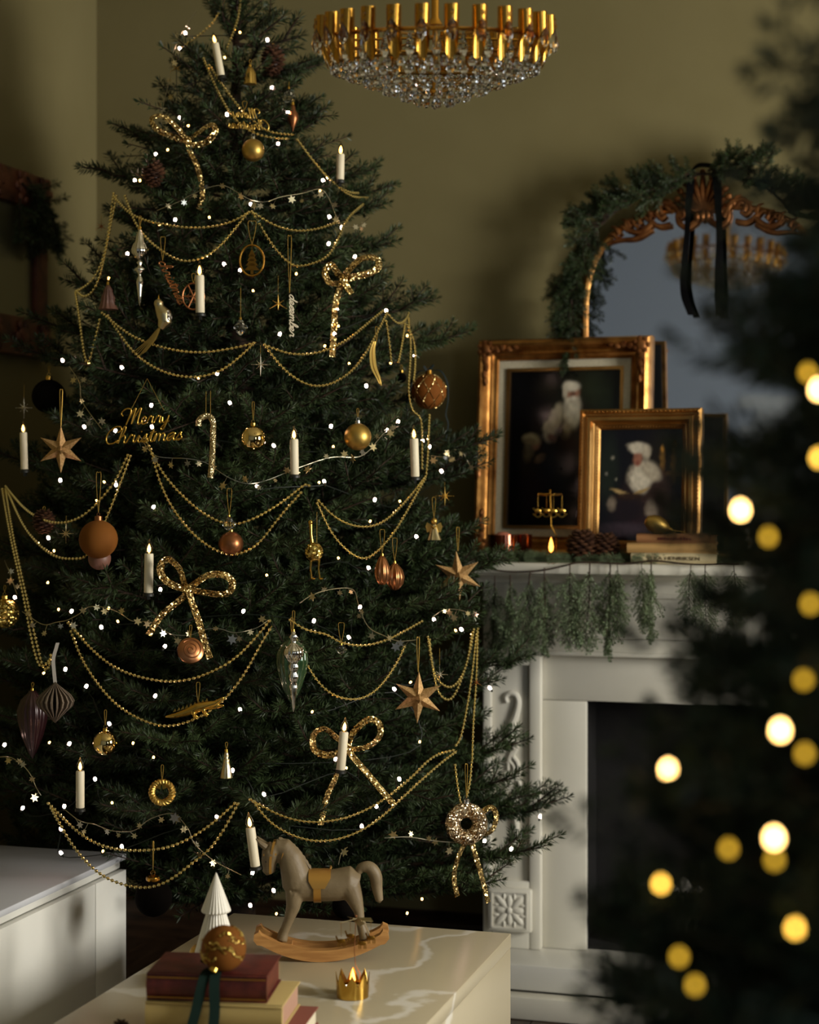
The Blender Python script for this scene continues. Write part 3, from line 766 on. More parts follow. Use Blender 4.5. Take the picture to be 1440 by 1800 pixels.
def bough_for(L, rnd, table=None):
    table = table or BOUGHS
    k = min(table.keys(), key=lambda q: abs(q - L)); return rnd.choice(table[k]), L / k
def orient(p, dirv, roll, s):
    x = dirv.normalized(); y = Vector((0, 0, 1)).cross(x); y = y.normalized() if y.length > 1e-4 else Vector((0, 1, 0)); z = x.cross(y)
    R = Matrix((x, y, z)).transposed().to_4x4()
    return Matrix.Translation(p) @ R @ Matrix.Rotation(roll, 4, 'X') @ Matrix.Scale(s, 4)

# ------------------------------------------------------------------ the Christmas tree
TD = 4.35
AX = P(415, 855, TD); AX.z = 0
PROF = [(.30, .46), (.40, .62), (.54, .72), (.90, .63), (1.425, .50), (1.755, .405), (2.07, .305), (2.36, .14), (2.53, .05), (2.61, .0)]
def RAD(z):
    if z <= PROF[0][0]: return PROF[0][1]
    for (a, ra), (b, rb) in zip(PROF, PROF[1:]):
        if z <= b: return ra + (rb - ra) * (z - a) / (b - a)
    return 0.0
def TP(px, py, k=1.0, off=0.0):
    """front of the tree's cone along the ray through a photo pixel"""
    best = None; d = 3.3
    while d < TD:
        p = P(px, py, d); f = math.hypot(p.x - AX.x, p.y - AX.y) - k * RAD(p.z)
        if f <= 0: return P(px, py, d - off)
        if best is None or f < best[0]: best = (f, d)
        d += .012
    return P(px, py, best[1] - off)
tree = thing('christmas_tree', 'tall green fir tree decorated in gold standing left of the fireplace', 'Christmas tree', (AX.x, AX.y, 0))
mb = MB(); mb.tube([(0, 0, .02), (0, 0, .6), (0, 0, 1.4), (0, 0, 2.2), (0, 0, 2.52)], [.05, .045, .032, .016, .006], 10); mb.build('trunk', 'bark', tree)
mb = MB(); mb.lathe([(.19, 0), (.19, .02), (.15, .05), (.07, .08), (.06, .14), (.048, .14)], 24); mb.build('stand', 'velvet_dark', tree)
rnd = random.Random(77)
def room_for(p0, dv, L):
    """shorten a bough that would run into a wall, the sideboard or the fireplace"""
    for _ in range(14):
        t = p0 + dv * L
        bad = t.y > YB - .03 or t.x < XL + .03 or (t.z < SBZ + .04 and t.x < SBX + .05 and t.y < SBY + .05) or (t.y > FY - .12 and t.x > FX0 - .10) or (t.z < TZ + .16 and t.y < TY1 + .04) or (t.x > FX0 - .05 and .55 < t.z < 1.12 and t.y > 3.72)
        if not bad: return L
        L *= .92
    return L
def add_bough(z, az, length, pitch, roll=0.0, p0=None):
    dv = Vector((cos(az) * cos(pitch), sin(az) * cos(pitch), sin(pitch)))
    base = Vector((AX.x, AX.y, z)) if p0 is None else p0
    length = room_for(base, dv, length)
    if length < .10: return
    me, s = bough_for(length, rnd)
    put('branch', me, tree, mtx=orient(base - Vector((AX.x, AX.y, 0)), dv, roll, s))
nb = 250; ga = 2.39996
# even cover of the cone: heights drawn with weight to the wide part
zs = []
for i in range(nb):
    t = (i + .5) / nb; lo, hi = .40, 2.50
    # invert a density that falls with height
    zs.append(lo + (hi - lo) * (1 - (1 - t) ** .72))
for i, z in enumerate(zs):
    az = i * ga + rnd.uniform(-.15, .15); R = RAD(z)
    pitch = radians(rnd.uniform(-6, 12) + (14 if z > 2.1 else 0) + (24 if z > 2.4 else 0))
    add_bough(z - R * sin(pitch) * .6, az, R * rnd.uniform(.86, 1.04), pitch, rnd.uniform(-.35, .35))
# boughs whose tips stand out against the wall and the fireplace
tips = [(1000, 1432, 4.30), (962, 1518, 4.1), (935, 1182, 4.28), (870, 800, 4.36), (862, 842, 4.36), (826, 612, 4.38), (768, 553, 4.36), (690, 352, 4.36), (684, 384, 4.3), (660, 320, 4.4),
        (568, 128, 4.37), (556, 204, 4.35), (492, 30, 4.36), (528, 75, 4.36), (165, 322, 4.36), (112, 522, 4.33), (60, 590, 4.36), (212, 252, 4.35), (905, 1010, 4.25), (880, 1225, 4.2), (915, 1395, 4.2), (880, 1580, 4.0), (700, 452, 4.3), (310, 120, 4.35), (30, 640, 4.3), (-10, 825, 4.3), (930, 1330, 4.3), (848, 1092, 4.15), (838, 1128, 4.1), (835, 1045, 4.2), (800, 1075, 4.0), (850, 1290, 4.15), (835, 960, 4.25), (700, 1590, 3.95), (300, 1600, 3.95), (250, 1610, 3.98)]
for (px, py, d) in tips:
    t = P(px, py, d); h = math.hypot(t.x - AX.x, t.y - AX.y); z0 = t.z - .05 * h
    base = Vector((AX.x, AX.y, max(.28, min(2.45, z0)))); dv = (t - base); L = dv.length; dv.normalize()
    L = min(L, .42); start = t - dv * L
    me, s = bough_for(L, rnd)
    put('branch', me, tree, mtx=orient(start - Vector((AX.x, AX.y, 0)), dv, rnd.uniform(-.2, .2), s))
# leader at the very top
for a_, p_, L_ in ((.3, 80, .16), (2.2, 60, .13), (4.0, 55, .12), (5.4, 65, .12)):
    add_bough(2.44, a_, L_, radians(p_))
# dense inner growth, nobody could count it
mb = MB(); r2 = random.Random(5)
for i in range(900):
    z = .38 + 2.0 * (1 - (1 - r2.random()) ** .7); az = r2.random() * 2 * pi; R = RAD(z) * r2.uniform(.22, .70)
    a = Vector((R * cos(az), R * sin(az), z)); dv = Vector((cos(az + r2.uniform(-.8, .8)), sin(az + r2.uniform(-.8, .8)), r2.uniform(-.4, .5))).normalized()
    e = a + dv * .13
    if AX.x + e.x < XL + .04 or AX.y + e.y > YB - .03: continue
    mb.tube([a, e], .0015, 3, mi=1); needles_on(mb, a, e, 330, .022, .0032, r2)
o = mb.build('inner_twigs', ['needles', 'bark'], tree, smooth=False); o['kind'] = 'stuff'

# ------------------------------------------------------------------ the second tree, close to the camera at the right
T2 = P(1730, 855, 1.42); T2.z = 0
tree2 = thing('christmas_tree', 'dark fir tree with warm lights close in the right foreground', 'Christmas tree', (T2.x, T2.y, 0))
def RAD2(z): return max(0.0, .268 * (2.165 - z))
mb = MB(); mb.tube([(0, 0, .02), (0, 0, 1), (0, 0, 2.10)], [.035, .025, .005], 10); mb.build('trunk', 'bark', tree2)
mb = MB(); mb.lathe([(.16, 0), (.16, .02), (.06, .07), (.05, .12), (.034, .12)], 20); mb.build('stand', 'velvet_dark', tree2)
NB = {L: [make_bough(L, 7 * i + int(L * 300), 1200, .022, .0034, ('needles_near', 'bark')) for i in range(2)] for L in (.08, .14, .2, .3, .42, .55)}
for i in range(285):
    t = (i + .5) / 285; z = .22 + 1.90 * (1 - (1 - t) ** .80); R = RAD2(z); az = i * ga
    pitch = radians(rnd.uniform(-8, 12) + (20 if z > 1.9 else 0)); L = R * rnd.uniform(.8, 1.05)
    if L < .05: continue
    dv = Vector((cos(az) * cos(pitch), sin(az) * cos(pitch), sin(pitch)))
    me, s = bough_for(L, rnd, NB)
    put('branch', me, tree2, mtx=orient(Vector((0, 0, z - R * sin(pitch) * .5)), dv, rnd.uniform(-.4, .4), s))
mb = MB()
for i in range(1000):
    z = .3 + 1.75 * (1 - (1 - r2.random()) ** .7); az = r2.random() * 2 * pi; R = RAD2(z) * r2.uniform(.2, .85)
    a = Vector((R * cos(az), R * sin(az), z)); e = a + Vector((cos(az), sin(az), r2.uniform(-.4, .5))).normalized() * .09
    needles_on(mb, a, e, 420, .024, .0048, r2)
o = mb.build('inner_twigs', ['needles_near', 'bark'], tree2, smooth=False); o['kind'] = 'stuff'
def TP2(px, py, k=1.0):
    d = .55
    while d < 1.42:
        p = P(px, py, d)
        if math.hypot(p.x - T2.x, p.y - T2.y) <= k * RAD2(p.z): return p
        d += .01
    return None

# ------------------------------------------------------------------ fairy lights
bulb_mb = MB(); bulb_mb.lathe([(0, -.0048), (.0028, -.004), (.0036, -.0005), (.0028, .003), (0, .0046)], 10); bulb_me = bulb_mb.mesh('bulb', 'fairy_glow'); amber_me = bulb_mb.mesh('bulb', 'fairy_glow_amber')
sock_mb = MB(); sock_mb.lathe([(.0022, -.011), (.0026, -.004), (.0020, -.0035)], 8); sock_me = sock_mb.mesh('socket', 'wire_green')
FL = [(422,57),(470,70),(326,58),(316,85),(395,101),(316,207),(331,221),(399,201),(506,196),(478,154),(489,252),(274,271),(295,263),(237,317),(246,317),(568,317),(563,335),(441,359),(308,386),(368,382),(280,394),(579,381),
(224,446),(191,489),(394,464),(422,475),(445,511),(601,399),(578,428),(624,451),(634,485),(521,481),(592,543),(595,573),(588,587),(571,608),(492,587),(679,546),(614,639),(644,678),(729,625),(687,638),(716,590),
(110,633),(214,646),(382,656),(349,664),(266,712),(404,708),(148,750),(203,757),(267,750),(106,844),(183,847),(204,852),(170,880),(270,891),(156,637),
(582,749),(586,785),(481,783),(700,741),(680,756),(452,855),(570,846),(561,848),(659,878),(703,881),(743,775),(755,785),(776,828),(651,916),
(85,945),(95,968),(282,1036),(26,1050),(103,1071),(126,1074),(178,1102),(207,1092),(290,1136),(115,1176),(77,1183),(428,1074),(191,1069),(84,1024),
(552,1091),(469,1011),(648,998),(613,1120),(633,1067),(763,1089),(811,1106),(801,1108),(693,1211),(722,1199),(549,1251),(422,1247),(732,943),(595,981),(861,1209),
(152,1206),(273,1223),(192,1272),(8,1309),(87,1305),(122,1307),(234,1306),(270,1331),(167,1369),(113,1417),(40,1420),(107,1457),(214,1488),(181,1496),(107,1499),(381,1436),(409,1354),(197,1411),  # lowest bulb at the left stands in for a reflection in the sideboard top
(590,1334),(609,1350),(702,1369),(661,1417),(636,1452),(464,1396),(444,1534),(481,1565),(440,1591),(486,1606),(738,1304),(950,1435),(857,1466),(852,1478),(899,1492),(844,1529),(742,1580),(716,1605)]
SMALL = {(422,57),(395,101),(331,221),(295,263),(246,317),(563,335),(368,382),(280,394),(191,489),(445,511),(521,481),(595,573),(571,608),(614,639),(349,664),(183,847),(170,880),(586,785),(561,848),(703,881),(651,916),(95,968),(103,1071),(207,1092),(77,1183),(191,1069),(84,1024),(469,1011),(801,1108),(722,1199),(549,1251),(595,981),(87,1305),(234,1306),(270,1331),(181,1496),(197,1411),(738,1304),(857,1466),(742,1580),(486,1606),(716,1605),(609,1350),(156,637),(687,638),(716,590)}
ls = thing('fairy_lights', 'string of small warm white fairy lights wound through the decorated tree', 'string lights', (AX.x, AX.y, 0))
O1 = Vector((AX.x, AX.y, 0))
for q in FL:
    p = TP(q[0], q[1], 1.03) - O1; s = .72 if q in SMALL else 1.05
    b = put('bulb', amber_me if q in SMALL else bulb_me, ls, mtx=Matrix.Translation(p) @ Matrix.Rotation(rnd.uniform(-.7, .7), 4, 'X') @ Matrix.Rotation(rnd.uniform(-.7, .7), 4, 'Y') @ Matrix.Scale(s, 4))
    put('socket', sock_me, b)
rows = {}
for q in FL:
    if q[1] < 1500 and 20 < q[0] < 830: rows.setdefault(q[1] // 75, []).append(q)
wire = []
for r_ in sorted(rows):
    row = sorted(rows[r_], reverse=bool(r_ % 2))
    wire += [TP(q[0], q[1] + 6, .80) - O1 for q in row]
mb = MB(); mb.tube(spline([tuple(w) for w in wire], 4), .0011, 4); mb.build('wire', 'wire_green', ls)

near_mb = MB(); near_mb.lathe([(0, -.006), (.004, -.004), (.0046, 0), (.0036, .004), (0, .007)], 12)
near_me = near_mb.mesh('bulb', 'fairy_glow_near'); soft_me = near_mb.mesh('bulb', 'fairy_glow_soft'); mid_me = near_mb.mesh('bulb', 'fairy_glow_mid')
ls2 = thing('fairy_lights', 'warm fairy lights on the blurred tree in the right foreground', 'string lights', (T2.x, T2.y, 0))
NL = [(1302,897,1),(1351,944,0),(1372,1284,1),(1175,1353,1),(1361,1473,1),(1362,1512,0),(1413,1195,0),(1415,1325,0),(1398,1632,.5),(1162,1554,.5),(1194,1682,0),(1222,1732,0),(1281,1492,0),(1440,685,1),(1440,805,.5),(1425,1062,0),(1420,655,0)]
w2 = []
for (px, py, br) in NL:
    p = TP2(px, py, 1.04)
    if p is None: p = P(px, py, 1.36)
    p = p - Vector((T2.x, T2.y, 0)); w2.append(p)
    put('bulb', near_me if br == 1 else (mid_me if br else soft_me), ls2, mtx=Matrix.Translation(p) @ Matrix.Scale(.8 if br == 1 else .65, 4))
w2.sort(key=lambda v: -v.z)
mb = MB(); mb.tube(spline([tuple(v * .97) for v in w2], 5), .001, 4); mb.build('wire', 'wire_green', ls2)

# ------------------------------------------------------------------ gold bead garlands
bead = MB(); bead.ball((0, 0, 0), .0038, 8)
def clear_sb(q, p):
    """strands that hang before the sideboard stay in front of its face"""
    if q[0] < 260 and q[1] > 1440:
        kk = (min(q[0], 225) - 720) / F; dm = SBX / (kk * CS - SN) - .012
        if depth(p) > dm: return P(q[0], q[1], dm)
    return p
def bead_mesh(paths, k=1.06):
    mb = MB(); cord = MB()
    for pth in paths:
        pts = [clear_sb(q, TP(q[0], q[1], k)) - O1 for q in spline_px(pth)]
        # keep the strand from jumping in depth
        for _ in range(6):
            pts = [pts[0]] + [(pts[i - 1] + pts[i] * 2 + pts[i + 1]) / 4 for i in range(1, len(pts) - 1)] + [pts[-1]]
        for p in resample(pts, .0102):
            mb.add([Vector(v) + p for v in bead.v], bead.f)
        cord.tube(pts, .0010, 4)
    return mb, cord
def spline_px(pth):
    return [(v.x, v.z) for v in spline([(a, 0, b) for a, b in pth], 7)]
GAR = [
 ('bead_garland', 'gold bead garland hanging from the very top of the tree to the right', [
  [(398,-4),(381,30),(364,50),(340,70),(316,85)], [(423,-4),(420,25),(413,50),(398,88)],
  [(358,103),(394,183),(425,221),(455,237),(485,243),(509,244)], [(368,115),(413,180),(452,218),(478,233),(517,237)],
  [(524,248),(555,290),(593,328),(620,346),(647,348)], [(523,246),(570,306),(608,336),(631,340)]]),
 ('bead_garland', 'gold bead swags on the tier above the two hanging word ornaments', [
  [(200,345),(235,380),(290,395),(345,401),(400,393),(440,372)], [(220,345),(245,405),(290,445),(330,460),(380,440),(435,375)],
  [(200,340),(192,400),(183,450),(165,490),(140,510),(132,512)], [(205,345),(195,395),(180,470),(165,510),(148,522),(135,512)],
  [(443,372),(480,395),(520,406),(560,402),(595,390)], [(445,375),(475,425),(505,460),(530,468),(570,455),(590,430),(610,385),(640,358)]]),
 ('bead_garland', 'gold bead swags on the tier just above the Merry Christmas word ornament', [
  [(180,550),(230,590),(290,612),(350,620),(410,612),(450,602)], [(190,555),(235,620),(290,655),(350,663),(400,645),(445,605)],
  [(133,515),(140,560),(148,620),(156,638),(168,595),(176,560)],
  [(465,606),(510,622),(560,620),(610,598),(650,565),(675,545)], [(468,610),(500,650),(545,678),(590,672),(630,640),(660,590),(680,550)],
  [(680,550),(700,570),(715,560),(719,548)], [(679,565),(684,600),(688,638)], [(712,570),(706,610),(700,638)]]),
 ('bead_garland', 'gold bead strands hanging down beside the netted amber ball', [
  [(718,560),(722,600),(721,640),(718,685),(725,722),(740,735),(742,780),(742,825)], [(755,730),(753,770),(752,800),(749,838)], [(716,572),(728,600),(730,640),(727,670)]]),
 ('bead_garland', 'gold bead swags in the middle tier around the ball with long legs', [
  [(255,770),(285,830),(330,880),(370,910),(410,922),(450,910),(500,880),(535,852),(545,855)], [(265,790),(290,870),(340,940),(400,975),(450,960),(490,910),(530,865)],
  [(560,880),(590,910),(630,926),(670,920),(710,885),(750,835)], [(558,885),(585,940),(620,975),(650,980),(690,940),(720,890),(748,840)]]),
 ('bead_garland', 'gold bead swags at the far left with a long doubled strand hanging down', [
  [(10,855),(50,900),(100,920),(150,905),(200,850),(225,800)], [(12,860),(45,930),(90,975),(130,982),(160,970),(200,880),(230,800)],
  [(10,860),(25,950),(45,1040),(60,1110),(75,1170),(85,1175),(90,1150)], [(4,860),(20,950),(40,1040),(55,1120),(70,1172),(88,1160)]]),
 ('bead_garland', 'gold bead swags below the glitter bow and around the ribbed green drop', [
  [(120,1095),(170,1150),(220,1182),(290,1198),(350,1190),(410,1160),(450,1120),(475,1090)], [(125,1110),(150,1170),(200,1235),(260,1270),(310,1275),(370,1250),(420,1200),(460,1130),(478,1100)],
  [(510,1090),(540,1108),(575,1115),(600,1130),(640,1135),(680,1125),(710,1110),(742,1092)], [(515,1110),(540,1170),(575,1215),(620,1230),(660,1215),(695,1170),(712,1135)]]),
 ('bead_garland', 'gold bead loops at the right edge between the lower paper star and fireplace', [
  [(752,1120),(762,1180),(780,1205),(800,1205),(820,1170),(830,1110)], [(755,1125),(765,1200),(780,1228),(800,1222),(825,1150),(833,1105)],
  [(840,1105),(837,1200),(832,1270),(830,1340)], [(838,1110),(828,1200),(812,1290),(800,1312)], [(800,1345),(804,1380),(810,1412)], [(829,1340),(826,1375),(820,1402)]]),
 ('bead_garland', 'lowest gold bead swags at the left in front of the sideboard corner', [
  [(85,1412),(140,1465),(190,1490),(250,1495),(310,1485),(370,1450),(415,1410)], [(90,1420),(130,1490),(180,1540),(240,1560),(290,1552),(340,1515),(380,1480),(420,1410)]]),
 ('bead_garland', 'lowest gold bead swags in the centre above the rocking horse', [
  [(440,1405),(490,1432),(540,1445),(600,1440),(660,1415),(720,1370),(760,1330),(800,1318)], [(445,1408),(480,1450),(540,1477),(600,1474),(660,1445),(720,1390),(770,1345),(803,1320)]]),
]
for (nm, lab, paths) in GAR:
    g = thing(nm, lab, 'bead garland', (AX.x, AX.y, 0), group='gold bead garlands')
    for pth in paths:
        b, c = bead_mesh([pth]); so = c.build('cord', 'gold_thread', g)
        o = b.build('beads', 'gold_bead', so); o['kind'] = 'stuff'

# ------------------------------------------------------------------ wire garlands with little stars
st = MB(); pts = []
for i in range(12):
    r_ = .0098 if i % 2 == 0 else .0048; a = pi / 2 + i * pi / 6; pts.append((r_ * cos(a), r_ * sin(a)))
st.prism(pts, -.0006, .0006); star_me = st.mesh('star', 'champagne', False); star_me2 = st.mesh('star', 'silver', False)
SG = [
 ('silver wire garland with tiny stars at the upper left of the treetop', [[(345,20),(318,60),(303,100),(297,145),(287,185),(283,225)]]),
 ('silver wire garland with tiny stars across the tree above the first bead swags', [[(276,370),(314,355),(341,340),(387,325),(417,338),(440,351),(467,355),(494,346),(532,340),(563,332),(579,350),(590,378),(604,398),(630,398),(650,382)]]),
 ('wire garland with tiny stars running from the left edge behind Merry Christmas', [[(122,644),(140,673),(142,699),(154,721),(179,754)], [(245,766),(269,799),(299,805),(328,806),(364,814),(394,835),(430,850),(464,846),(505,830),(534,819),(566,808),(592,803),(627,804),(649,792),(678,758),(700,750)]]),
 ('short wire garland with bright stars in front of the large gilt frame', [[(758,801),(783,803),(795,792),(812,792),(825,817)]]),
 ('wire garland with tiny stars across the tree below the glitter bow', [[(8,985),(18,1010),(30,1045)], [(39,1075),(75,1098),(98,1094),(119,1090),(143,1077),(158,1066),(191,1069),(215,1080),(233,1092),(266,1093),(287,1107),(305,1116),(337,1116),(358,1107),(385,1105),(409,1112),(430,1110),(453,1103),(472,1090)]]),
 ('wire garland with tiny stars above the swag right of the green drop', [[(527,1060),(547,1047),(577,1037),(620,1035),(630,1063),(647,1102),(677,1118),(700,1127),(730,1125)], [(760,1085),(780,1072),(807,1072),(830,1080),(837,1092)]]),
 ('wire garland with tiny stars at the lower left above the sideboard', [[(-6,1331),(18,1331),(39,1344),(54,1362),(63,1383),(72,1398)], [(113,1422),(140,1443),(167,1449),(191,1459),(215,1462),(239,1459),(263,1440),(302,1429),(320,1443),(333,1461),(340,1481),(358,1499),(382,1517),(424,1538)]]),
 ('wire garland with tiny stars between the horse and the glitter ring', [[(595,1520),(600,1500),(611,1489)], [(676,1473),(718,1471),(762,1478),(802,1481)]]),
]
r3 = random.Random(9)
for lab, paths in SG:
    g = thing('star_garland', lab, 'garland', (AX.x, AX.y, 0), group='wire star garlands')
    for pth in paths:
        pts = [TP(q[0], q[1], 1.07) - O1 for q in spline_px(pth)]
        for _ in range(3): pts = [pts[0]] + [(pts[i - 1] + pts[i] * 2 + pts[i + 1]) / 4 for i in range(1, len(pts) - 1)] + [pts[-1]]
        mb = MB(); mb.tube(pts, .0010, 5)
        w = None; spots = resample(pts, .034)
        w = mb.build('wire', 'wire_silver', g)
        for p in spots[1:] if len(spots) > 1 else spots:
            off = Vector((r3.uniform(-.012, .012), 0, r3.uniform(-.020, .008))); sc = r3.uniform(.6, 1.1)
            tw = MB(); tw.tube([p, p + off], .0006, 3); 
            so = put('star', star_me if r3.random() < .75 else star_me2, g, mtx=Matrix.Translation(p + off) @ Euler((r3.uniform(-.5, .5), r3.uniform(0, 1), TH + r3.uniform(-.6, .6))).to_matrix().to_4x4() @ Matrix.Scale(sc, 4))
            tw.v = [tuple(so.matrix_basis.inverted() @ Vector(v)) for v in tw.v]
            tw.build('stem', 'wire_silver', so)
# two bright six-point stars that catch the light, and others listed singly, sit on those wires too
for (px, py, s, lab) in ((408, 1124, 1.25, 'bright silver star hanging under the wire right of the swirl disc'), (307, 1438, 1.3, 'bright silver star on the wire above the lower left bead swag'), (696, 1137, 1.25, 'bright silver star hanging above the lower paper star')):

    p = TP(px, py, 1.08); o = put('star', star_me2, None, mtx=Matrix.Translation(p) @ Euler((0, .2, TH)).to_matrix().to_4x4() @ Matrix.Scale(s, 4)); tag(o, lab, 'star')
# ------------------------------------------------------------------ ornaments on the tree
def orn(name, label, cat, px, py, k=1.10, group=None, off=0.0):
    p = TP(px, py, k, off); e = thing(name, label, cat, p, TH, group)
    return e, depth(p) / F                                        # metres for one photo pixel there
def loop(e, s, z0, ln, sp=1.8, mname='gold_thread', x=0, r=.55, name='hanging_loop'):
    mb = MB(s)
    if sp == 0: mb.tube([(x, 0, z0), (x, 2, z0 + ln)], r, 5)
    else: mb.tube(spline([(x, 0, z0), (x - sp * .7, 1, z0 + ln * .5), (x - sp, 3, z0 + ln), (x, 4, z0 + ln + 2), (x + sp, 3, z0 + ln), (x + sp * .7, 1, z0 + ln * .5), (x, 0, z0)], 5), r, 5)
    return mb.build(name, mname, e)
def cap(e, s, z, r=5, h=6, mname='gold'):
    mb = MB(s); mb.lathe([(r * 1.05, z), (r, z + h * .25), (r, z + h), (r * .6, z + h * 1.1), (0, z + h * 1.15)], 16)
    ring = [(2.6 * cos(a), 0, z + h * 1.15 + 2.2 + 2.6 * sin(a)) for a in [2 * pi * i / 12 for i in range(12)]]
    mb.tube(ring, .6, 5, closed=True)
    return mb.build('cap', mname, e)
def bauble(label, px, py, r, m, k=1.10, capm='gold', ln=26, sp=1.8, cat='bauble', string='gold_thread', group='ball ornaments'):
    e, s = orn('bauble', label, cat, px, py, k, group)
    mb = MB(s); mb.ball((0, 0, 0), r, 28); b = mb.build('ball', m, e, angle=80)
    cap(e, s, r * .97, max(3.5, r * .2), max(4, r * .22), capm)
    if ln: loop(e, s, r * 1.3 + 3, ln, sp, string)
    return e, s
bauble('satin gold ball high on the tree under the first bead strand', 445, 264, 20, 'gold_satin', capm='silver', ln=14)
bauble('satin gold ball between two white candles in the middle of the tree', 629, 768, 24, 'gold_satin', capm='silver', ln=14)
bauble('mirror bright gold ball right of the glitter candy cane', 445, 771, 23, 'gold_mirror', ln=30)
bauble('mirror bright gold ball above the rope wreath at lower left', 185, 1306, 22, 'gold_mirror', ln=24)
bauble('plain amber velvet ball hanging at the left', 173, 948, 34, 'velvet_amber', capm='copper', ln=68, sp=4)
bauble('dusky pink ball half hidden below the amber velvet ball', 175, 982, 20, 'dusky_pink', 1.02, ln=0)
bauble('copper ball hanging under a clear glass bead', 406, 956, 22, 'copper', 1.06, ln=0)
bauble('gold glitter ball at the left edge above the long bead strand', 8, 1078, 26, 'ball_glitter', 1.05, ln=10)
bauble('large dark velvet ball behind the upper paper star at the left', 86, 697, 30, 'velvet_dark', .92, ln=10)
bauble('large dark ball with gold cap hanging beside the sideboard', 270, 1578, 33, 'velvet_dark', 1.0, ln=0)
bauble('dark ball low on the tree seen behind the rocking horse legs', 607, 1592, 23, 'velvet_dark', .9, ln=8)
bauble('small dark ball tucked behind the bead strand near the netted ball', 706, 664, 9, 'velvet_dark', .9, ln=6)
# gold net and ribbon of the netted ball
e, s = bauble('amber velvet ball with gold diamond net and dark ribbon at right', 754, 688, 31, 'velvet_rust', 1.06, 'brass_dark', ln=0)
for sg in (-1, 1):
    for q in range(8):
        mb = MB(s); pts = []
        for i in range(17):
            t = -1.25 + 2.5 * i / 16; a = q * pi / 4 + sg * t * .62
            pts.append((31.4 * cos(t) * cos(a), 31.4 * cos(t) * sin(a), 31.4 * sin(t)))
        mb.tube(pts, .55, 4); mb.build('net_thread', 'gold_glitter', e)
mb = MB(s)
for sg, pth in ((-1, [(-2, 0, 36), (-18, -6, 34), (-32, -6, 14), (-38, -4, -14), (-40, -2, -48), (-38, 0, -62)]), (1, [(2, 0, 36), (20, -4, 36), (32, -2, 16), (34, 0, -14), (30, 2, -40), (34, 2, -58), (30, 2, -86)])):
    sp_ = spline(pth, 6); mb.strip(sp_, [(sg * 1.5, 3, .8)] * len(sp_), .4)
mb.tube(spline([(0, -2, 34), (-9, -5, 44), (-3, -4, 36), (8, -5, 46), (0, -2, 34)], 6), 2.0, 6, flat=.5)
mb.build('ribbon', 'ribbon_teal', e)
# rope coloured glitter parts
def bow(label, px, py, loops, tails, w=7.5, k=1.12, m='gold_glitter', knot=8):
    e, s = orn('glitter_bow', label, 'bow', px, py, k, 'glitter bows')
    def wid(sp_):
        out = []
        for i in range(len(sp_)):
            t = sp_[min(i + 1, len(sp_) - 1)] - sp_[max(0, i - 1)]; t.normalize()
            n = Vector((-t.z, 0, t.x)); out.append((n * .72 + Vector((0, .69, 0))) * w)
        return out
    for lp in loops:
        n = len(lp); pts = [(0, -3, 0)] + [(x, -4 - 9 * sin(pi * i / max(1, n - 1)), z) for i, (x, z) in enumerate(lp)] + [(0, -3, 0)]
        mb = MB(s); sp_ = spline(pts, 6); mb.strip(sp_, wid(sp_), 1.0); mb.build('loop', m, e)
    for tl in tails:
        pts = [(0, -3, 0)] + [(x, -3 - 2 * i, z) for i, (x, z) in enumerate(tl)]
        mb = MB(s); sp_ = spline(pts, 6); mb.strip(sp_, [Vector(q) * .92 for q in wid(sp_)], 1.0); mb.build('tail', m, e)
    if knot:
        mb = MB(s); mb.ball((0, -4, 0), (knot, knot * .6, knot), 12); mb.build('knot', m, e)
    return e
bow('gold glitter bow with long tails right of a candle at left centre', 331, 1035, [[(-6, 9), (-15, 36), (-33, 52), (-46, 42), (-45, 24), (-30, 9), (-6, 0)], [(12, 9), (36, 24), (63, 25), (79, 12), (72, -6), (51, -9), (12, -3)]], [[(-9, -15), (-45, -45), (-69, -81)], [(6, -21), (18, -54), (27, -84), (39, -122)]])
bow('gold glitter bow with one long straight tail at upper right', 604, 492, [[(-10, 11), (-21, 25), (-32, 11), (-24, -6), (-7, -6)], [(7, 14), (32, 36), (57, 36), (62, 22), (46, 11), (12, 3)]], [[(-7, -17), (-14, -44), (-16, -80), (-18, -108), (-19, -136)], [(7, -14), (15, -25)]])
bow('gold glitter bow behind the candle above the lowest bead swags', 611, 1313, [[(-18, 16), (-40, 33), (-58, 24), (-58, -2), (-36, -13), (-9, -7)], [(9, 24), (36, 49), (56, 42), (56, 20), (36, 2), (4, -4)]], [[(9, -16), (36, -47), (58, -73), (84, -102)], [(-22, -56), (-36, -87), (-47, -136)]], w=7, k=1.07)
bow('dim gold glitter bow near the top left of the tree', 330, 248, [[(-19, 4), (-53, 19), (-61, 38), (-38, 40), (-8, 11)], [(15, 11), (42, 27), (50, 15), (34, -4), (8, -8)]], [[(4, -19), (19, -50), (27, -95), (21, -122)]], w=6, k=1.06)
bow('gold glitter bow mostly hidden behind the glitter ring at lower right', 826, 1470, [[(20, 40), (38, 52), (46, 35), (36, 10), (10, 2)]], [[(-18, -30), (-28, -70), (-22, -104)], [(12, -40), (22, -75), (32, -115)]], w=6, k=1.05, knot=6)
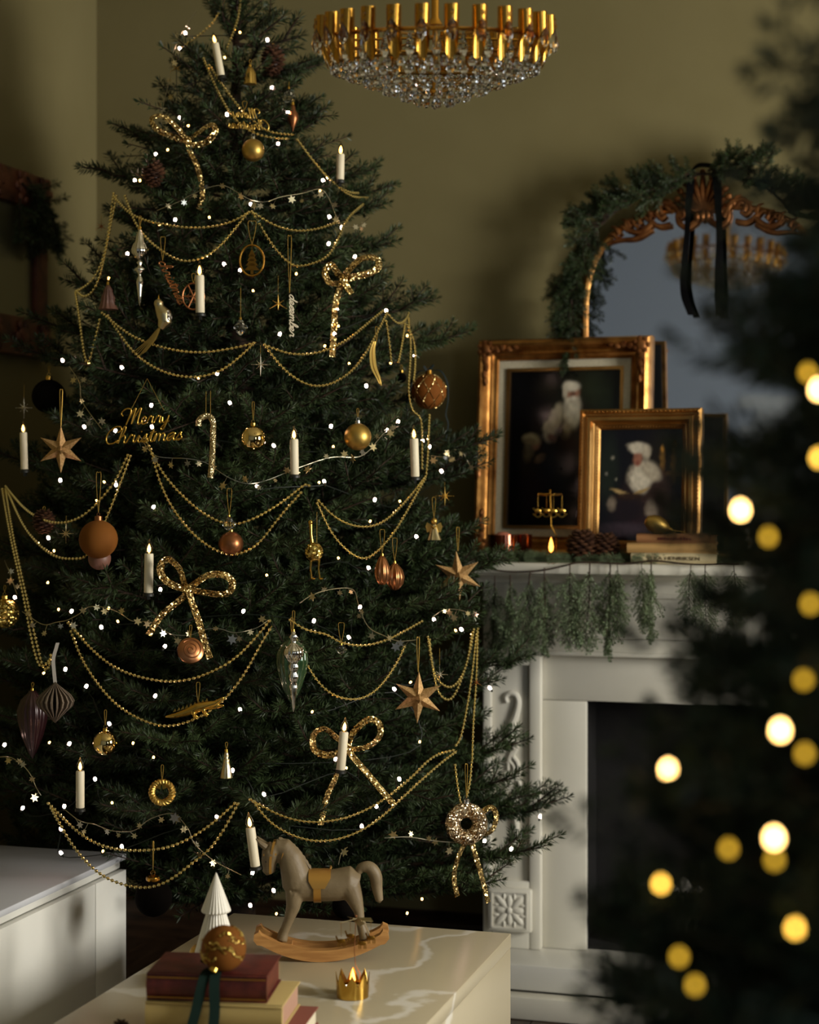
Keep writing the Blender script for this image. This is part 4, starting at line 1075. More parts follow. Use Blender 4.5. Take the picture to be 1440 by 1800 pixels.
# glitter ring
e, s = orn('glitter_ring', 'champagne glitter ring ornament like a sugared doughnut at lower right', 'ornament', 820, 1448, 1.12)
mb = MB(s); R, r = 24, 13.5; vs = []; fs = []
for i in range(32):
    for j in range(16):
        a = 2 * pi * i / 32; b = 2 * pi * j / 16
        vs.append(((R + r * cos(b)) * cos(a), r * .9 * sin(b), (R + r * cos(b)) * sin(a)))
        fs.append((i * 16 + j, i * 16 + (j + 1) % 16, ((i + 1) % 32) * 16 + (j + 1) % 16, ((i + 1) % 32) * 16 + j))
mb.add(vs, fs); mb.build('ring', 'donut_glitter', e, angle=80); cap(e, s, 36, 6, 7, 'silver'); loop(e, s, 46, 56, 2)
# folded paper stars
def paper_star(label, px, py, R, ln, k=1.10, tilt=0.0):
    e, s = orn('paper_star', label, 'star', px, py, k, 'folded paper stars')
    mb = MB(s)
    dirs = [Vector((cos(a), 0, sin(a))) for a in [radians(90 + tilt + 60 * q) for q in range(6)]] + [Vector((.15, -1, -.12)), Vector((0, 1, 0))]
    for q, d in enumerate(dirs):
        d = d.normalized(); L = R if q < 6 else R * .52
        u = Vector((0, 1, 0)) if q < 6 else Vector((1, 0, 0)); v = d.cross(u).normalized(); u = v.cross(d).normalized()
        c = d * R * .12; h = R * .26
        vs = [c + u * h, c + v * h, c - u * h, c - v * h, d * L]
        mb.add(vs, [(0, 1, 4), (1, 2, 4), (2, 3, 4), (3, 0, 4), (3, 2, 1, 0)])
    mb.build('star_body', 'kraft_gold', e, smooth=False); loop(e, s, R - 1, ln, 2.2, r=.8)
    return e
paper_star('folded gold paper star at the left above the amber velvet ball', 107, 790, 42, 62)
paper_star('folded gold paper star hanging before the corner of the mantel', 805, 1012, 44, 40, 1.04, 4)
paper_star('folded gold paper star above the fireplace side of the lowest tier', 735, 1226, 46, 58, 1.10, -2)
# LED candles
CN = [(378,75,389,133,13,'slim cream candle at the very top of the tree'),(599,271,598,316,14,'cream candle standing out against the wall at upper right'),(351,484,352,550,16,'cream candle in front of the copper snowflake disc'),(41,760,43,825,13,'cream candle at the far left edge below a silver snowflake'),
 (517,772,518,834,15,'cream candle between the mirror gold ball and satin gold ball'),(728,771,730,838,15,'cream candle below the netted amber ball at right'),(262,973,261,1042,16,'cream candle left of the large glitter bow'),(141,1355,141,1420,15,'cream candle at lower left above the sideboard'),
 (605,1286,599,1353,16,'cream candle in front of the lower glitter bow'),(440,1454,449,1523,17,'leaning cream candle beside the rocking horse head')]
for (x0, y0, x1, y1, w, lab) in CN:
    e, s = orn('led_candle', lab, 'candle', x1, y1, 1.10, 'clip-on candles'); h = y1 - y0
    e.rotation_euler = (0, math.atan((x0 - x1) / h), TH)
    mb = MB(s); r = w / 2; mb.lathe([(r * .9, 0), (r, 1), (r, h - 2), (r * .9, h), (r * .5, h)], 20); mb.build('wax_tube', 'wax_cream', e)
    mb = MB(s); q = w / 16; mb.lathe([(0, h), (4.5 * q, h + 1), (6.5 * q, h + 6 * q), (6.8 * q, h + 9 * q), (5.4 * q, h + 14 * q), (2.6 * q, h + 20 * q), (.6 * q, h + 25 * q), (0, h + 25.5 * q)], 16); b = mb.build('bulb', 'clear_bulb', e)
    mb = MB(s); mb.lathe([(0, h + 1.5), (2.3 * q, h + 4 * q), (2.6 * q, h + 8 * q), (1.6 * q, h + 13 * q), (0, h + 17 * q)], 10); mb.build('filament', 'filament', b)
    mb = MB(s); mb.lathe([(r * 1.25, -6), (r * 1.25, -2), (r * 1.02, -.2)], 14); mb.box(-2, 2, -2, 12, -12, -6); mb.build('clip', 'wax_clip', e)
# pine cones
def pinecone(mb, r, h, c=(0, 0, 0), n=70, T=None):
    for i in range(n):
        t = (i + .5) / n; z = h * (.5 - t); rr = r * (sin(pi * (.12 + .80 * t)) ** .75); a = i * 2.39996
        Q = Matrix.Translation((c[0] + rr * .72 * cos(a), c[1] + rr * .72 * sin(a), c[2] + z)) @ Matrix.Rotation(a, 4, 'Z') @ Matrix.Rotation(radians(-22 + 40 * t), 4, 'Y')
        if T is not None: Q = T @ Q
        sz = r * .30 * (.6 + .6 * sin(pi * t))
        mb.ball((0, 0, 0), (sz * 1.1, sz * .95, sz * .34), 7, T=Q)
def cone_orn(label, px, py, r, h, k=1.0, ln=8):
    e, s = orn('pine_cone', label, 'pine cone', px, py, k, 'pine cones on the tree')
    mb = MB(s); mb.ball((0, 0, 0), (r * .62, r * .62, h * .45), 10); mb.build('core', 'cone_brown', e)
    mb = MB(s); pinecone(mb, r, h); mb.build('scales', 'cone_brown', e)['kind'] = 'stuff'; loop(e, s, h * .4, ln, 2)
cone_orn('brown pine cone near the treetop on the right', 480, 106, 21, 52); cone_orn('brown pine cone at upper left of the tree', 270, 305, 20, 46); cone_orn('brown pine cone at the left edge above two swags', 77, 917, 20, 42, 1.04)
# crystals and glass
def crystal(label, px, py, prof, ln, k=1.10, sp=0, n=8, m='crystal', capm='gold'):
    e, s = orn('crystal_drop', label, 'ornament', px, py, k, 'glass drops'); mb = MB(s); mb.lathe(prof, n); mb.build('crystal', m, e, smooth=False)
    z = prof[-1][1]; mb = MB(s); mb.lathe([(2.4, z - 1), (2, z + 3), (0, z + 3.5)], 10); mb.build('cap', capm, e)
    loop(e, s, z + 3, ln, sp)
    return e, s
crystal('clear faceted crystal drop on a long cord near the oval ring', 423, 576, [(0, -14), (5, -10), (13, 0), (12, 3), (4, 11), (2, 15)], 52)
crystal('clear crystal bead above the copper ball', 403, 921, [(0, -12), (6, -10), (11, -4), (12, 0), (11, 4), (6, 10), (2, 13)], 44, sp=4)
crystal('small clear crystal drop in the swag right of the green drop', 600, 1142, [(0, -9), (6, -6), (10, 0), (8, 5), (3, 8)], 34, sp=5)
crystal('clear glass bell at upper right of the tree near the wall', 508, 168, [(0, -10), (9, -10), (12, -4), (8, 4), (3, 10), (2, 12)], 10, 1.02)
# finials and drops
def turned(name, label, px, py, prof, m, ln, k=1.10, ribs=0, amp=.06, n=48, cat='ornament', off=0.0, capm='gold', sp=2):
    e, s = orn(name, label, cat, px, py, k, off=off); mb = MB(s)
    mb.lathe(prof, n, rib=(lambda a, z: 1 + amp * cos(ribs * a)) if ribs else None); mb.build('body', m, e, angle=80)
    z = prof[-1][1]; mb = MB(s); mb.lathe([(3, z - 1), (2.6, z + 4), (0, z + 4.5)], 12); mb.build('cap', capm, e)
    if ln: loop(e, s, z + 4, ln, sp)
    return e, s
turned('glass_finial', 'silver ribbed glass finial with a long point at upper left', 246, 465, [(0, -74), (1.5, -70), (4, -50), (6.5, -32), (5, -25), (2.5, -20), (3.5, -16), (9, -11), (10, -8), (5, -5), (2.5, -1), (6, 3), (2.5, 7), (8, 12), (14.5, 20), (15, 27), (12, 35), (8, 40), (7, 46), (6, 52), (3, 58), (2.5, 62)], 'silver_mirror', 18, 1.12, 14, .05)
turned('glass_drop', 'green ribbed glass balloon drop in the middle of the lower tree', 513, 1180, [(0, -58), (6, -50), (16, -30), (24, -5), (28, 15), (27, 32), (20, 46), (10, 54), (6, 58)], 'green_glass', 30, 1.08, 16, .05, 64)
turned('glass_finial', 'pink silver glass finial hanging before the green ribbed drop', 516, 1176, [(0, -76), (1.5, -72), (4, -50), (7, -30), (5, -24), (7, -19), (9, -12), (5.5, -6), (8, 0), (9, 6), (6, 10), (13, 18), (18, 27), (16, 36), (8, 42), (4, 46), (5, 52), (8, 56), (4, 62), (3, 66)], 'silver_mirror', 30, 1.20, 12, .05, off=.02)
turned('glass_drop', 'dark ribbed glass drop behind the folded paper drop at left', 57, 1272, [(0, -62), (6, -52), (18, -22), (25, 6), (26, 24), (20, 42), (8, 54), (6, 58)], 'dark_glass', 8, .98, 16, .05, 64)
turned('glass_bell', 'tiny pale gold figurine bell hanging right of the rope wreath', 398, 1347, [(11, -20), (10, -18), (8, -4), (5, 8), (5.5, 12), (3, 14), (4.5, 19), (3, 24), (2, 26)], 'champagne', 10, 1.10, 10, .06)
turned('tree_ornament', 'small pink glass tree ornament at upper left edge', 190, 524, [(17, -20), (15, -17), (11, -2), (12, -1), (7, 12), (8, 13), (2, 24)], 'dusky_pink', 6, 1.05, 12, .08)
turned('glass_bird', 'small brown glass drop at the upper right beside the wall', 515, 206, [(0, -26), (3, -18), (10, -4), (9, 6), (5, 12), (4, 18), (2, 22)], 'copper', 4, 1.02)
turned('glass_nut', 'shiny bronze pine cone bauble hanging left of its twin', 672, 1003, [(0, -26), (6, -24), (12, -14), (13.5, -2), (11, 10), (7, 20), (3, 26)], 'rose_gold', 40, 1.10, 9, .10, sp=4)
turned('glass_nut', 'shiny bronze pine cone bauble hanging right of its twin', 694, 1014, [(0, -24), (6, -22), (14, -12), (16, 0), (13, 12), (7, 20), (3, 24)], 'rose_gold', 38, 1.06, 9, .10, sp=4)
# folded paper drop with grey ribbon
e, s = orn('paper_drop', 'grey brown honeycomb paper drop on a ribbon at lower left', 'ornament', 97, 1238, 1.08)
for q in range(20):
    a = q * pi / 10; mb = MB(s)
    prof = [(0, -33), (6, -27), (18, -15), (30, -4), (34, 6), (28, 16), (16, 26), (6, 34), (0, 40)]
    da = .05
    vs = []; 
    for (r, z) in prof: vs += [(r * cos(a - da), r * sin(a - da), z), (r * cos(a + da), r * sin(a + da), z)]
    vs += [(0, 0, 0)]
    fs = [(2 * i, 2 * i + 1, 2 * i + 3, 2 * i + 2) for i in range(len(prof) - 1)]
    n0 = len(vs) - 1
    for i in range(len(prof) - 1): fs += [(2 * i, 2 * i + 2, n0), (2 * i + 3, 2 * i + 1, n0)]
    mb.add(vs, fs); mb.build('paper_leaf', 'paper_drop', e, smooth=False)
mb = MB(s); sp_ = spline([(0, 0, 38), (-2, -1, 60), (-3, 0, 80), (2, 1, 100), (4, 2, 108)], 6); mb.strip(sp_, [(3, 1, 0)] * len(sp_), .4); mb.build('ribbon', 'ribbon_grey', e)
# glitter candy cane
e, s = orn('candy_cane', 'gold glitter candy cane hanging on two threads', 'candy cane', 374, 790, 1.12)
mb = MB(s); mb.tube(spline([(-25, 0, 41), (-24, 0, 50), (-17, 0, 57), (-6, 0, 58), (0, 0, 50), (1, 0, 36), (0, 0, 0), (-2, 0, -30), (-4, 0, -50)], 7), 5.4, 12); mb.build('cane', 'tan_glitter', e); loop(e, s, 58, 44, 0, x=-12); loop(e, s, 57, 46, 0, x=-4)
# words written in wire
LET = {
 'M': ([(-.7, 1.2), (-.95, 1.6), (-.6, 2.15), (-.05, 2.1), (.05, 1.5), (-.05, .7), (-.15, .0), (.0, .8), (.35, 2.0), (.5, 2.1), (.45, 1.2), (.42, .1), (.6, 1.0), (.9, 2.0), (1.08, 2.1), (1.05, 1.2), (1.05, .3), (1.2, 0), (1.4, .2)], 1.4),
 'C': ([(.9, 1.4), (1.15, 1.75), (.95, 2.15), (.5, 2.1), (.08, 1.5), (0, .7), (.3, .05), (.75, .05), (1.1, .4)], 1.1),
 'e': ([(0, .1), (.35, .45), (.45, .8), (.25, 1), (.05, .6), (.15, .1), (.4, 0), (.65, .2)], .65),
 'r': ([(0, .1), (.2, .9), (.3, 1.05), (.36, .9), (.55, .92), (.55, .3), (.65, .05), (.82, .2)], .8),
 'y': ([(0, .8), (.1, .2), (.35, .05), (.6, .5), (.66, 1), (.6, .2), (.45, -.7), (.2, -.9), (.15, -.6), (.5, -.1), (.85, .25)], .85),
 'h': ([(0, .1), (.35, 1.2), (.4, 2.0), (.25, 2.1), (.15, 1.5), (.1, 0), (.2, .7), (.45, 1), (.6, .7), (.6, .2), (.7, 0), (.9, .2)], .85),
 'i': ([(0, .1), (.2, .9), (.2, .2), (.35, 0), (.5, .2)], .5), 's': ([(0, .1), (.3, 1.0), (.35, .7), (.5, .3), (.3, 0), (.05, .1), (.6, .15)], .6),
 't': ([(0, .1), (.25, 1.6), (.22, .6), (.25, .1), (.4, 0), (.55, .2)], .5),
 'm': ([(0, .2), (.1, 1), (.12, 0), (.2, .7), (.4, 1), (.5, .6), (.5, 0), (.55, .7), (.75, 1), (.9, .7), (.9, .2), (1.0, 0), (1.2, .2)], 1.15),
 'a': ([(.6, .8), (.4, 1), (.1, .7), (.05, .25), (.25, 0), (.5, .3), (.65, .95), (.62, .3), (.75, 0), (.95, .2)], .85),
 'd': ([(.6, .8), (.4, 1), (.1, .7), (.05, .25), (.25, 0), (.5, .3), (.7, 2.0), (.65, .5), (.75, 0), (.95, .2)], .85),
 'c': ([(.6, .8), (.4, 1), (.1, .7), (.1, .2), (.35, 0), (.65, .2)], .6), 'b': ([(0, .1), (.35, 1.3), (.35, 2.0), (.2, 2.0), (.12, 1), (.12, .2), (.35, 0), (.6, .4), (.5, .85), (.75, .8)], .72)}
def word(parent, text, s, x0, z0, size, m, r, rot=0.0, mirror=1, slant=.25, wide=1.0, name='lettering'):
    pts = []; x = 0.0; dots = []; tb = []
    for ch in text:
        L, adv = LET[ch]
        pts += [(x + p[0] + slant * p[1], p[1]) for p in L]
        if ch == 'i': dots.append((x + .3 + slant * 1.35, 1.35))
        if ch == 't': tb.append(((x - .02 + slant * 1.2, 1.15), (x + .55 + slant * 1.2, 1.2)))
        x += adv
    def tr(p):
        u, v = p[0] * size * mirror * wide, p[1] * size
        return (x0 + u * cos(rot) - v * sin(rot), 0, z0 + u * sin(rot) + v * cos(rot))
    mb = MB(s); mb.tube(spline([tr(p) for p in pts], 6), r, 6)
    for d in dots: mb.ball(tr(d), r * 1.3, 8)
    for a, b in tb: mb.tube([tr(a), tr(b)], r * .9, 6)
    mb.build(name, m, parent); return x * size
e, s = orn('word_ornament', 'gold wire lettering that reads Merry Christmas in two lines', 'ornament', 266, 745, 1.14)
word(e, 'Merry', s, -42, -2, 13.0, 'gold', 1.35, .06, wide=1.25); word(e, 'Christmas', s, -82, -36, 13.5, 'gold', 1.35, .06, wide=1.45)
mb = MB(s); mb.tube([(-36, 0, 24), (-8, 6, 80), (22, 0, 24)], .5, 5); mb.build('hanging_loop', 'gold_thread', e)
e, s = orn('word_ornament', 'small gold cursive word seen from behind near the treetop', 'ornament', 430, 205, 1.10)
word(e, 'Merry', s, 20, -4, 8.0, 'gold_satin', 1.2, -.10, mirror=-1, wide=1.15); word(e, 'Christmas', s, 44, -24, 8.0, 'gold_satin', 1.2, -.06, mirror=-1, wide=1.3)
loop(e, s, 12, 14, 4)
e, s = orn('word_ornament', 'rose gold word christmas slanting down at upper left', 'ornament', 276, 458, 1.12)
word(e, 'christmas', s, 2, -2, 9.0, 'rose_gold', 1.25, -1.12, wide=1.45); loop(e, s, 0, 40, 4, x=10)
e, s = orn('word_ornament', 'pale wooden word december hanging straight down', 'ornament', 505, 515, 1.14)
word(e, 'december', s, 4, -2, 7.0, 'wax_cream', 1.15, -pi / 2, wide=1.75); loop(e, s, 0, 98, 3, x=4)
# oval ring with a little house
e, s = orn('oval_ornament', 'brass oval ring with a tiny tree inside', 'ornament', 443, 458, 1.10)
mb = MB(s); mb.tube([(21 * cos(a), 0, 27 * sin(a)) for a in [2 * pi * i / 40 for i in range(40)]], 1.9, 8, closed=True); mb.build('ring', 'brass', e)
mb = MB(s)
for q in range(4): mb.prism([(-13 + q * 2.2, -17 + q * 8), (13 - q * 2.2, -17 + q * 8), (3 - q * .6, -5 + q * 8), (-3 + q * .6, -5 + q * 8)], -.8, .8)
mb.prism([(-2.5, -24), (2.5, -24), (2.5, -16), (-2.5, -16)], -.8, .8); mb.tube([(0, 0, 20), (0, 0, 27)], .8, 5); mb.build('cut_out_tree', 'brass_dark', e, smooth=False); loop(e, s, 28, 40, 7)
# metal snowflakes and stars
def flake(label, px, py, R, m='silver', n=8, k=1.10, ln=20, long_v=True, name='snowflake'):
    e, s = orn(name, label, 'snowflake' if name == 'snowflake' else 'star', px, py, k, 'small silver stars and snowflakes'); mb = MB(s)
    for q in range(n):
        a = pi / 2 + q * 2 * pi / n; L = R * (1.25 if (q % (n // 2) == 0 and long_v) else (1.0 if q % 2 == 0 else .62))
        d = Vector((cos(a), 0, sin(a))); v = Vector((-sin(a), 0, cos(a)))
        b = [v * R * .10, Vector((0, -R * .09, 0)), -v * R * .10, Vector((0, R * .09, 0)), d * L]
        mb.add(b, [(0, 1, 4), (1, 2, 4), (2, 3, 4), (3, 0, 4)])
        mb.ball(tuple(d * L * .92), R * .06, 6)
    mb.build('rays', m, e, smooth=False)
    if ln: loop(e, s, R * 1.1, ln, 0, r=.35)
flake('silver eight pointed star under the left end of a swag at centre', 458, 641, 17, ln=16, name='star_ornament'); flake('silver snowflake hanging above the far left candle', 42, 717, 15, ln=24); flake('silver snowflake under the pine cone at left', 116, 938, 14, 'champagne', ln=16)
flake('silver snowflake in the bead loops at lower right', 773, 1186, 15, ln=30); flake('pinkish metal star beside the bead strand at the fireplace edge', 838, 1200, 11, 'rose_gold', 6, ln=8, long_v=False)
flake('pinkish metal snowflake at the upper left edge', 178, 398, 12, 'rose_gold', 6, .98, 8, False); flake('gold straw star high on the right under the branch tip', 782, 872, 17, 'gold_satin', 8, 1.04, 6, False, 'star_ornament')
flake('gold metal flower among needles left of the word december', 489, 534, 18, 'gold_satin', 6, 1.02, 30, False, 'star_ornament'); flake('gold straw star half hidden near the top left', 310, 120, 14, 'gold_satin', 6, 1.05, 6, False, 'star_ornament')
e, s = orn('snowflake_disc', 'copper cut out snowflake disc behind a candle', 'ornament', 340, 521, 1.02)
mb = MB(s); mb.tube([(19 * cos(a), 0, 23 * sin(a)) for a in [2 * pi * i / 30 for i in range(30)]], 1.6, 6, closed=True)
for q in range(6):
    a = q * pi / 3; mb.tube([(0, 0, 0), (18 * cos(a), 0, 22 * sin(a))], 1.6, 6); mb.tube([(8 * cos(a - .4), 0, 10 * sin(a - .4)), (13 * cos(a), 0, 16 * sin(a)), (8 * cos(a + .4), 0, 10 * sin(a + .4))], 1.2, 5)
mb.build('disc', 'copper', e); loop(e, s, 23, 16, 3)
# bird
e, s = orn('bird_ornament', 'champagne glass bird with a long fan tail at upper left', 'bird ornament', 288, 560, 1.10)
mb = MB(s); mb.tube([(-10, 0, 30), (-8, 0, 20), (0, 0, 8), (2, 0, -6), (-6, 0, -18)], [6, 8.5, 14, 13, 6], 14); mb.ball((-9, 0, 26), 9, 14); remeshed('body', mb, 'champagne', s * 2.0, 3, e)
mb = MB(s); mb.lathe([(2.2, 0), (1.2, 4), (0, 8)], 8, T=Matrix.Translation((-9, 0, 34))); mb.build('beak', 'gold', e)
for q in range(7):
    mb = MB(s); x = -18 - q * 4; mb.tube([(-6, 0, -14), ((-6 + x) / 2 - 2, (q - 3), -36), (x - 14, (q - 3) * 2, -66 + abs(q - 3) * 2)], [2.2, 1.6, .6], 5); mb.build('tail_feather', 'gold_satin', e)
for y_ in (-9, 9):
    mb = MB(s); mb.ball((8, y_, 4), (6, 3, 10), 10); mb.build('wing', 'silver_glitter', e)
# feather
e, s = orn('feather_ornament', 'thin gold metal feather at right above the swag end', 'ornament', 662, 636, 1.12)
mb = MB(s); ctr = spline([(-3, 0, 36), (-7, 0, 18), (-5, 0, -8), (3, 0, -28), (8, 0, -42)], 6); n = len(ctr)
mb.strip(ctr, [(.8 + 4.6 * sin(pi * min(1, .08 + .92 * i / (n - 1))), 1.0, 0) for i in range(n)], .8); mb.tube([c + Vector((0, -.8, 0)) for c in ctr], .7, 5); mb.build('vane', 'gold_satin', e); loop(e, s, 34, 26, 2)
# ball on long legs
e, s = orn('ostrich_ornament', 'gold glitter ball bird with a long neck and two thin legs', 'bird ornament', 552, 970, 1.12)
mb = MB(s); mb.ball((0, 0, 0), (16, 15, 17), 22); mb.build('body', 'ball_glitter', e, angle=80)
mb = MB(s); mb.tube([(-3, 0, 14), (-5, 0, 30), (-6, 0, 50)], [3.5, 2.6, 3.4], 10); mb.ball((-6, -1, 52), 4.2, 10); mb.build('neck', 'gold', e)
for x in (-5, 9):
    mb = MB(s); mb.tube([(x, 0, -13), (x - 1, 0, -30), (x + 1, 0, -46)], [2.2, 1.3, 1.6], 7); mb.ball((x + 3, -2, -47), (5, 3, 2), 8); mb.build('leg', 'gold', e)
loop(e, s, 16, 54, 0, x=5)
# angel
e, s = orn('angel_ornament', 'small gold angel figure hanging before the wall at right', 'angel', 763, 930, 1.06)
mb = MB(s); mb.lathe([(13, -19), (12, -17), (7, -4), (4.5, 4), (3, 8)], 20, rib=lambda a, z: 1 + .05 * cos(10 * a)); mb.build('robe', 'champagne', e)
mb = MB(s); mb.ball((0, -1, 14), 6, 14); mb.build('head', 'gold_satin', e)
for x in (-1, 1):
    mb = MB(s); mb.prism([(x * 2, 6), (x * 12, 12), (x * 15, 4), (x * 12, -6), (x * 6, -4)], 3, 5); mb.build('wing', 'gold_satin', e, smooth=False)
mb = MB(s); mb.tube([(-4, -2, 5), (0, -7, 1), (4, -2, 5)], 1.8, 7); mb.build('arms', 'gold_satin', e); loop(e, s, 20, 34, 3)
# swirl disc
e, s = orn('swirl_disc', 'copper gold disc with a raised spiral like a snail shell', 'ornament', 335, 1144, 1.14)
mb = MB(s); mb.lathe([(0, -6), (16, -6), (23, -3), (24, 0), (23, 4), (16, 8), (0, 9)], 32, T=Matrix.Rotation(radians(68), 4, 'X') @ Matrix.Rotation(.3, 4, 'Y')); mb.build('disc', 'rose_gold', e)
mb = MB(s); T = Matrix.Rotation(radians(68), 4, 'X') @ Matrix.Rotation(.3, 4, 'Y'); mb.tube([((2 + 17 * t) * cos(t * 15), (2 + 17 * t) * sin(t * 15), 9 - 2.0 * t) for t in [i / 70 for i in range(71)]], 1.5, 6, T=T); mb.build('spiral', 'copper', e); loop(e, s, 23, 20, 2)
# crocodile
e, s = orn('crocodile_ornament', 'gold crocodile ornament lying along the lower bead swag', 'animal ornament', 348, 1246, 1.14)
mb = MB(s); mb.tube([(-58, 0, -14), (-40, 0, -12), (-20, 0, -6), (0, 0, 2), (16, 0, 6), (30, 0, 10), (46, 0, 20)], [1.5, 5, 7, 9.5, 8, 5, 2.2], 12)
mb.tube([(20, 0, 2), (34, 0, 4), (46, 0, 6)], [5, 3.5, 2], 8)
for x, z in ((-8, -8), (10, -4)):
    for y in (-7, 7): mb.tube([(x, y * .7, z + 4), (x + 3, y * 1.3, z - 6), (x + 8, y * 1.4, z - 8)], [3.4, 2.6, 2.2], 7)
remeshed('body', mb, 'gold', s * 1.5, 2, e)
mb = MB(s)
for i in range(9): mb.prism([(-44 + i * 7, -6 + i * 2.2), (-38 + i * 7, -4 + i * 2.2), (-40 + i * 7, 1 + i * 2.3)], -1, 1)
mb.build('back_ridge', 'gold', e, smooth=False); loop(e, s, 10, 34, 3)
# rope wreath
e, s = orn('rope_wreath', 'twisted gold rope wreath with two leaves at lower left', 'wreath', 285, 1393, 1.10)
for ph in (0, pi):
    mb = MB(s); mb.tube([((18 + 3.4 * cos(12 * a + ph)) * cos(a), 3.4 * sin(12 * a + ph), (18 + 3.4 * cos(12 * a + ph)) * sin(a)) for a in [2 * pi * i / 96 for i in range(96)]], 3.3, 7, closed=True); mb.build('strand', 'gold_satin', e)
for x in (-1, 1):
    mb = MB(s); mb.prism([(0, 20), (x * 5, 17), (x * 9, 9), (x * 2, 6)], -6, -5); mb.build('leaf', 'gold', e, smooth=False)
loop(e, s, 20, 26, 2)
# small gold cap hanger of the dark ball by the sideboard
e, s = orn('ornament_cap', 'gold cap and cord above the dark ball beside the sideboard', 'ornament', 269, 1543, 1.04)
mb = MB(s); mb.lathe([(11, -5), (12, -2), (11, 2), (5, 5), (0, 6)], 20, rib=lambda a, z: 1 + .06 * cos(14 * a)); mb.build('cap', 'brass', e); mb = MB(s); mb.tube([(4 * cos(a), 0, 9 + 4 * sin(a)) for a in [2 * pi * i / 12 for i in range(12)]], .8, 5, closed=True); mb.build('ring', 'brass', e); loop(e, s, 13, 48, 1)
# gold angel-like figure high on the tree
turned('glass_bell', 'small pale gold bell under the treetop pine cone', 440, 132, [(11, -16), (10, -12), (9, 2), (6, 10), (3, 14)], 'gold_satin', 8, 1.02, 8, .08)
# ------------------------------------------------------------------ chandelier
CD = 3.2
cc = P(765, 72, CD); cs = CD / F
ch = thing('chandelier', 'round brass chandelier with cut tubes and tiers of clear crystal drops', 'chandelier', cc, 0)
ch.rotation_euler = (Matrix.Rotation(TH, 3, 'Z') @ Matrix.Rotation(radians(8), 3, 'X')).to_euler()
def up(v): return v * cs
mb = MB(cs); mb.tube([(192 * cos(a), 192 * sin(a), 0) for a in [2 * pi * i / 60 for i in range(60)]], 4, 8, closed=True, flat=2.0); mb.build('upper_ring', 'brass', ch)
mb = MB(cs); mb.tube([(178 * cos(a), 178 * sin(a), -40) for a in [2 * pi * i / 60 for i in range(60)]], 2.4, 8, closed=True, flat=1.4); mb.build('lower_ring', 'brass_dark', ch)
for R, z in ((150, -52), (118, -64), (86, -76), (55, -87), (28, -96)):
    mb = MB(cs); mb.tube([(R * cos(a), R * sin(a), z) for a in [2 * pi * i / 48 for i in range(48)]], 1.1, 6, closed=True); mb.build('crystal_ring', 'brass_dark', ch)
for q in range(6):
    a = q * pi / 3; mb = MB(cs); mb.tube([(0, 0, 6), (192 * cos(a), 192 * sin(a), 0)], 2.6, 6); mb.build('spoke', 'brass', ch)
    mb = MB(cs); mb.tube([(0, 0, -92), (178 * cos(a), 178 * sin(a), -40)], 1.2, 6); mb.build('spoke', 'brass', ch)
mb = MB(cs); mb.lathe([(4, -96), (12, -90), (5, -80), (5, 20), (14, 28), (7, 40), (7, (3.2 - cc.z) / cs - 40), (60, (3.2 - cc.z) / cs - 24), (60, (3.2 - cc.z) / cs - 2)], 20); mb.build('stem', 'brass', ch)
# cut tubes
tb = MB(cs); n = 16; vs = []; Hh, r = 88, 12.5
for ring in range(2):
    for j in range(n):
        a = 2 * pi * j / n; vs.append((r * cos(a), r * sin(a), 38 if ring == 0 else -48 + 62 * (.5 + .5 * cos(a)) ** 1.0))
for ring in range(2):
    for j in range(n):
        a = 2 * pi * j / n; vs.append(((r - 1.4) * cos(a), (r - 1.4) * sin(a), 38 if ring == 0 else -48 + 62 * (.5 + .5 * cos(a)) ** 1.0))
fs = []
for j in range(n):
    k = (j + 1) % n
    fs += [(j, n + j, n + k, k), (2 * n + j, 2 * n + k, 3 * n + k, 3 * n + j), (j, k, 2 * n + k, 2 * n + j), (n + j, 3 * n + j, 3 * n + k, n + k)]
tb.add(vs, fs); tube_me = tb.mesh('brass_tube', 'brass')
cd = MB(cs); cd.lathe([(0, -24), (5, -19), (8.5, -10), (6.5, 0), (3, 14), (1.5, 18)], 8); cd.ball((0, 0, 23), 5, 8); drop_me = cd.mesh('crystal_drop', 'crystal', False)
bd = MB(cs); bd.ball((0, 0, 5), 4.5, 7); bd.ball((0, 0, -6), (7.5, 7.5, 8.5), 8); bead_me = bd.mesh('crystal_bead', 'crystal', False)
for q in range(26):
    a = q * 2 * pi / 26
    put('brass_tube', tube_me, ch, (up(200 * cos(a)), up(200 * sin(a)), 0), (0, 0, a))
    put('crystal_drop', drop_me, ch, (up(210 * cos(a)), up(210 * sin(a)), up(2)), (0, 0, a))
    a += pi / 26; put('crystal_drop', drop_me, ch, (up(186 * cos(a)), up(186 * sin(a)), up(-22)), (0, 0, a))
for (R, z, n) in ((178, -46, 46), (152, -56, 40), (120, -68, 32), (88, -80, 25), (56, -91, 17), (30, -100, 9), (0, -104, 1)):
    for q in range(n):
        a = (q + .5 * (R % 4)) * 2 * pi / n; put('crystal_bead', bead_me, ch, (up(R * cos(a)), up(R * sin(a)), up(z)), (0, 0, a))

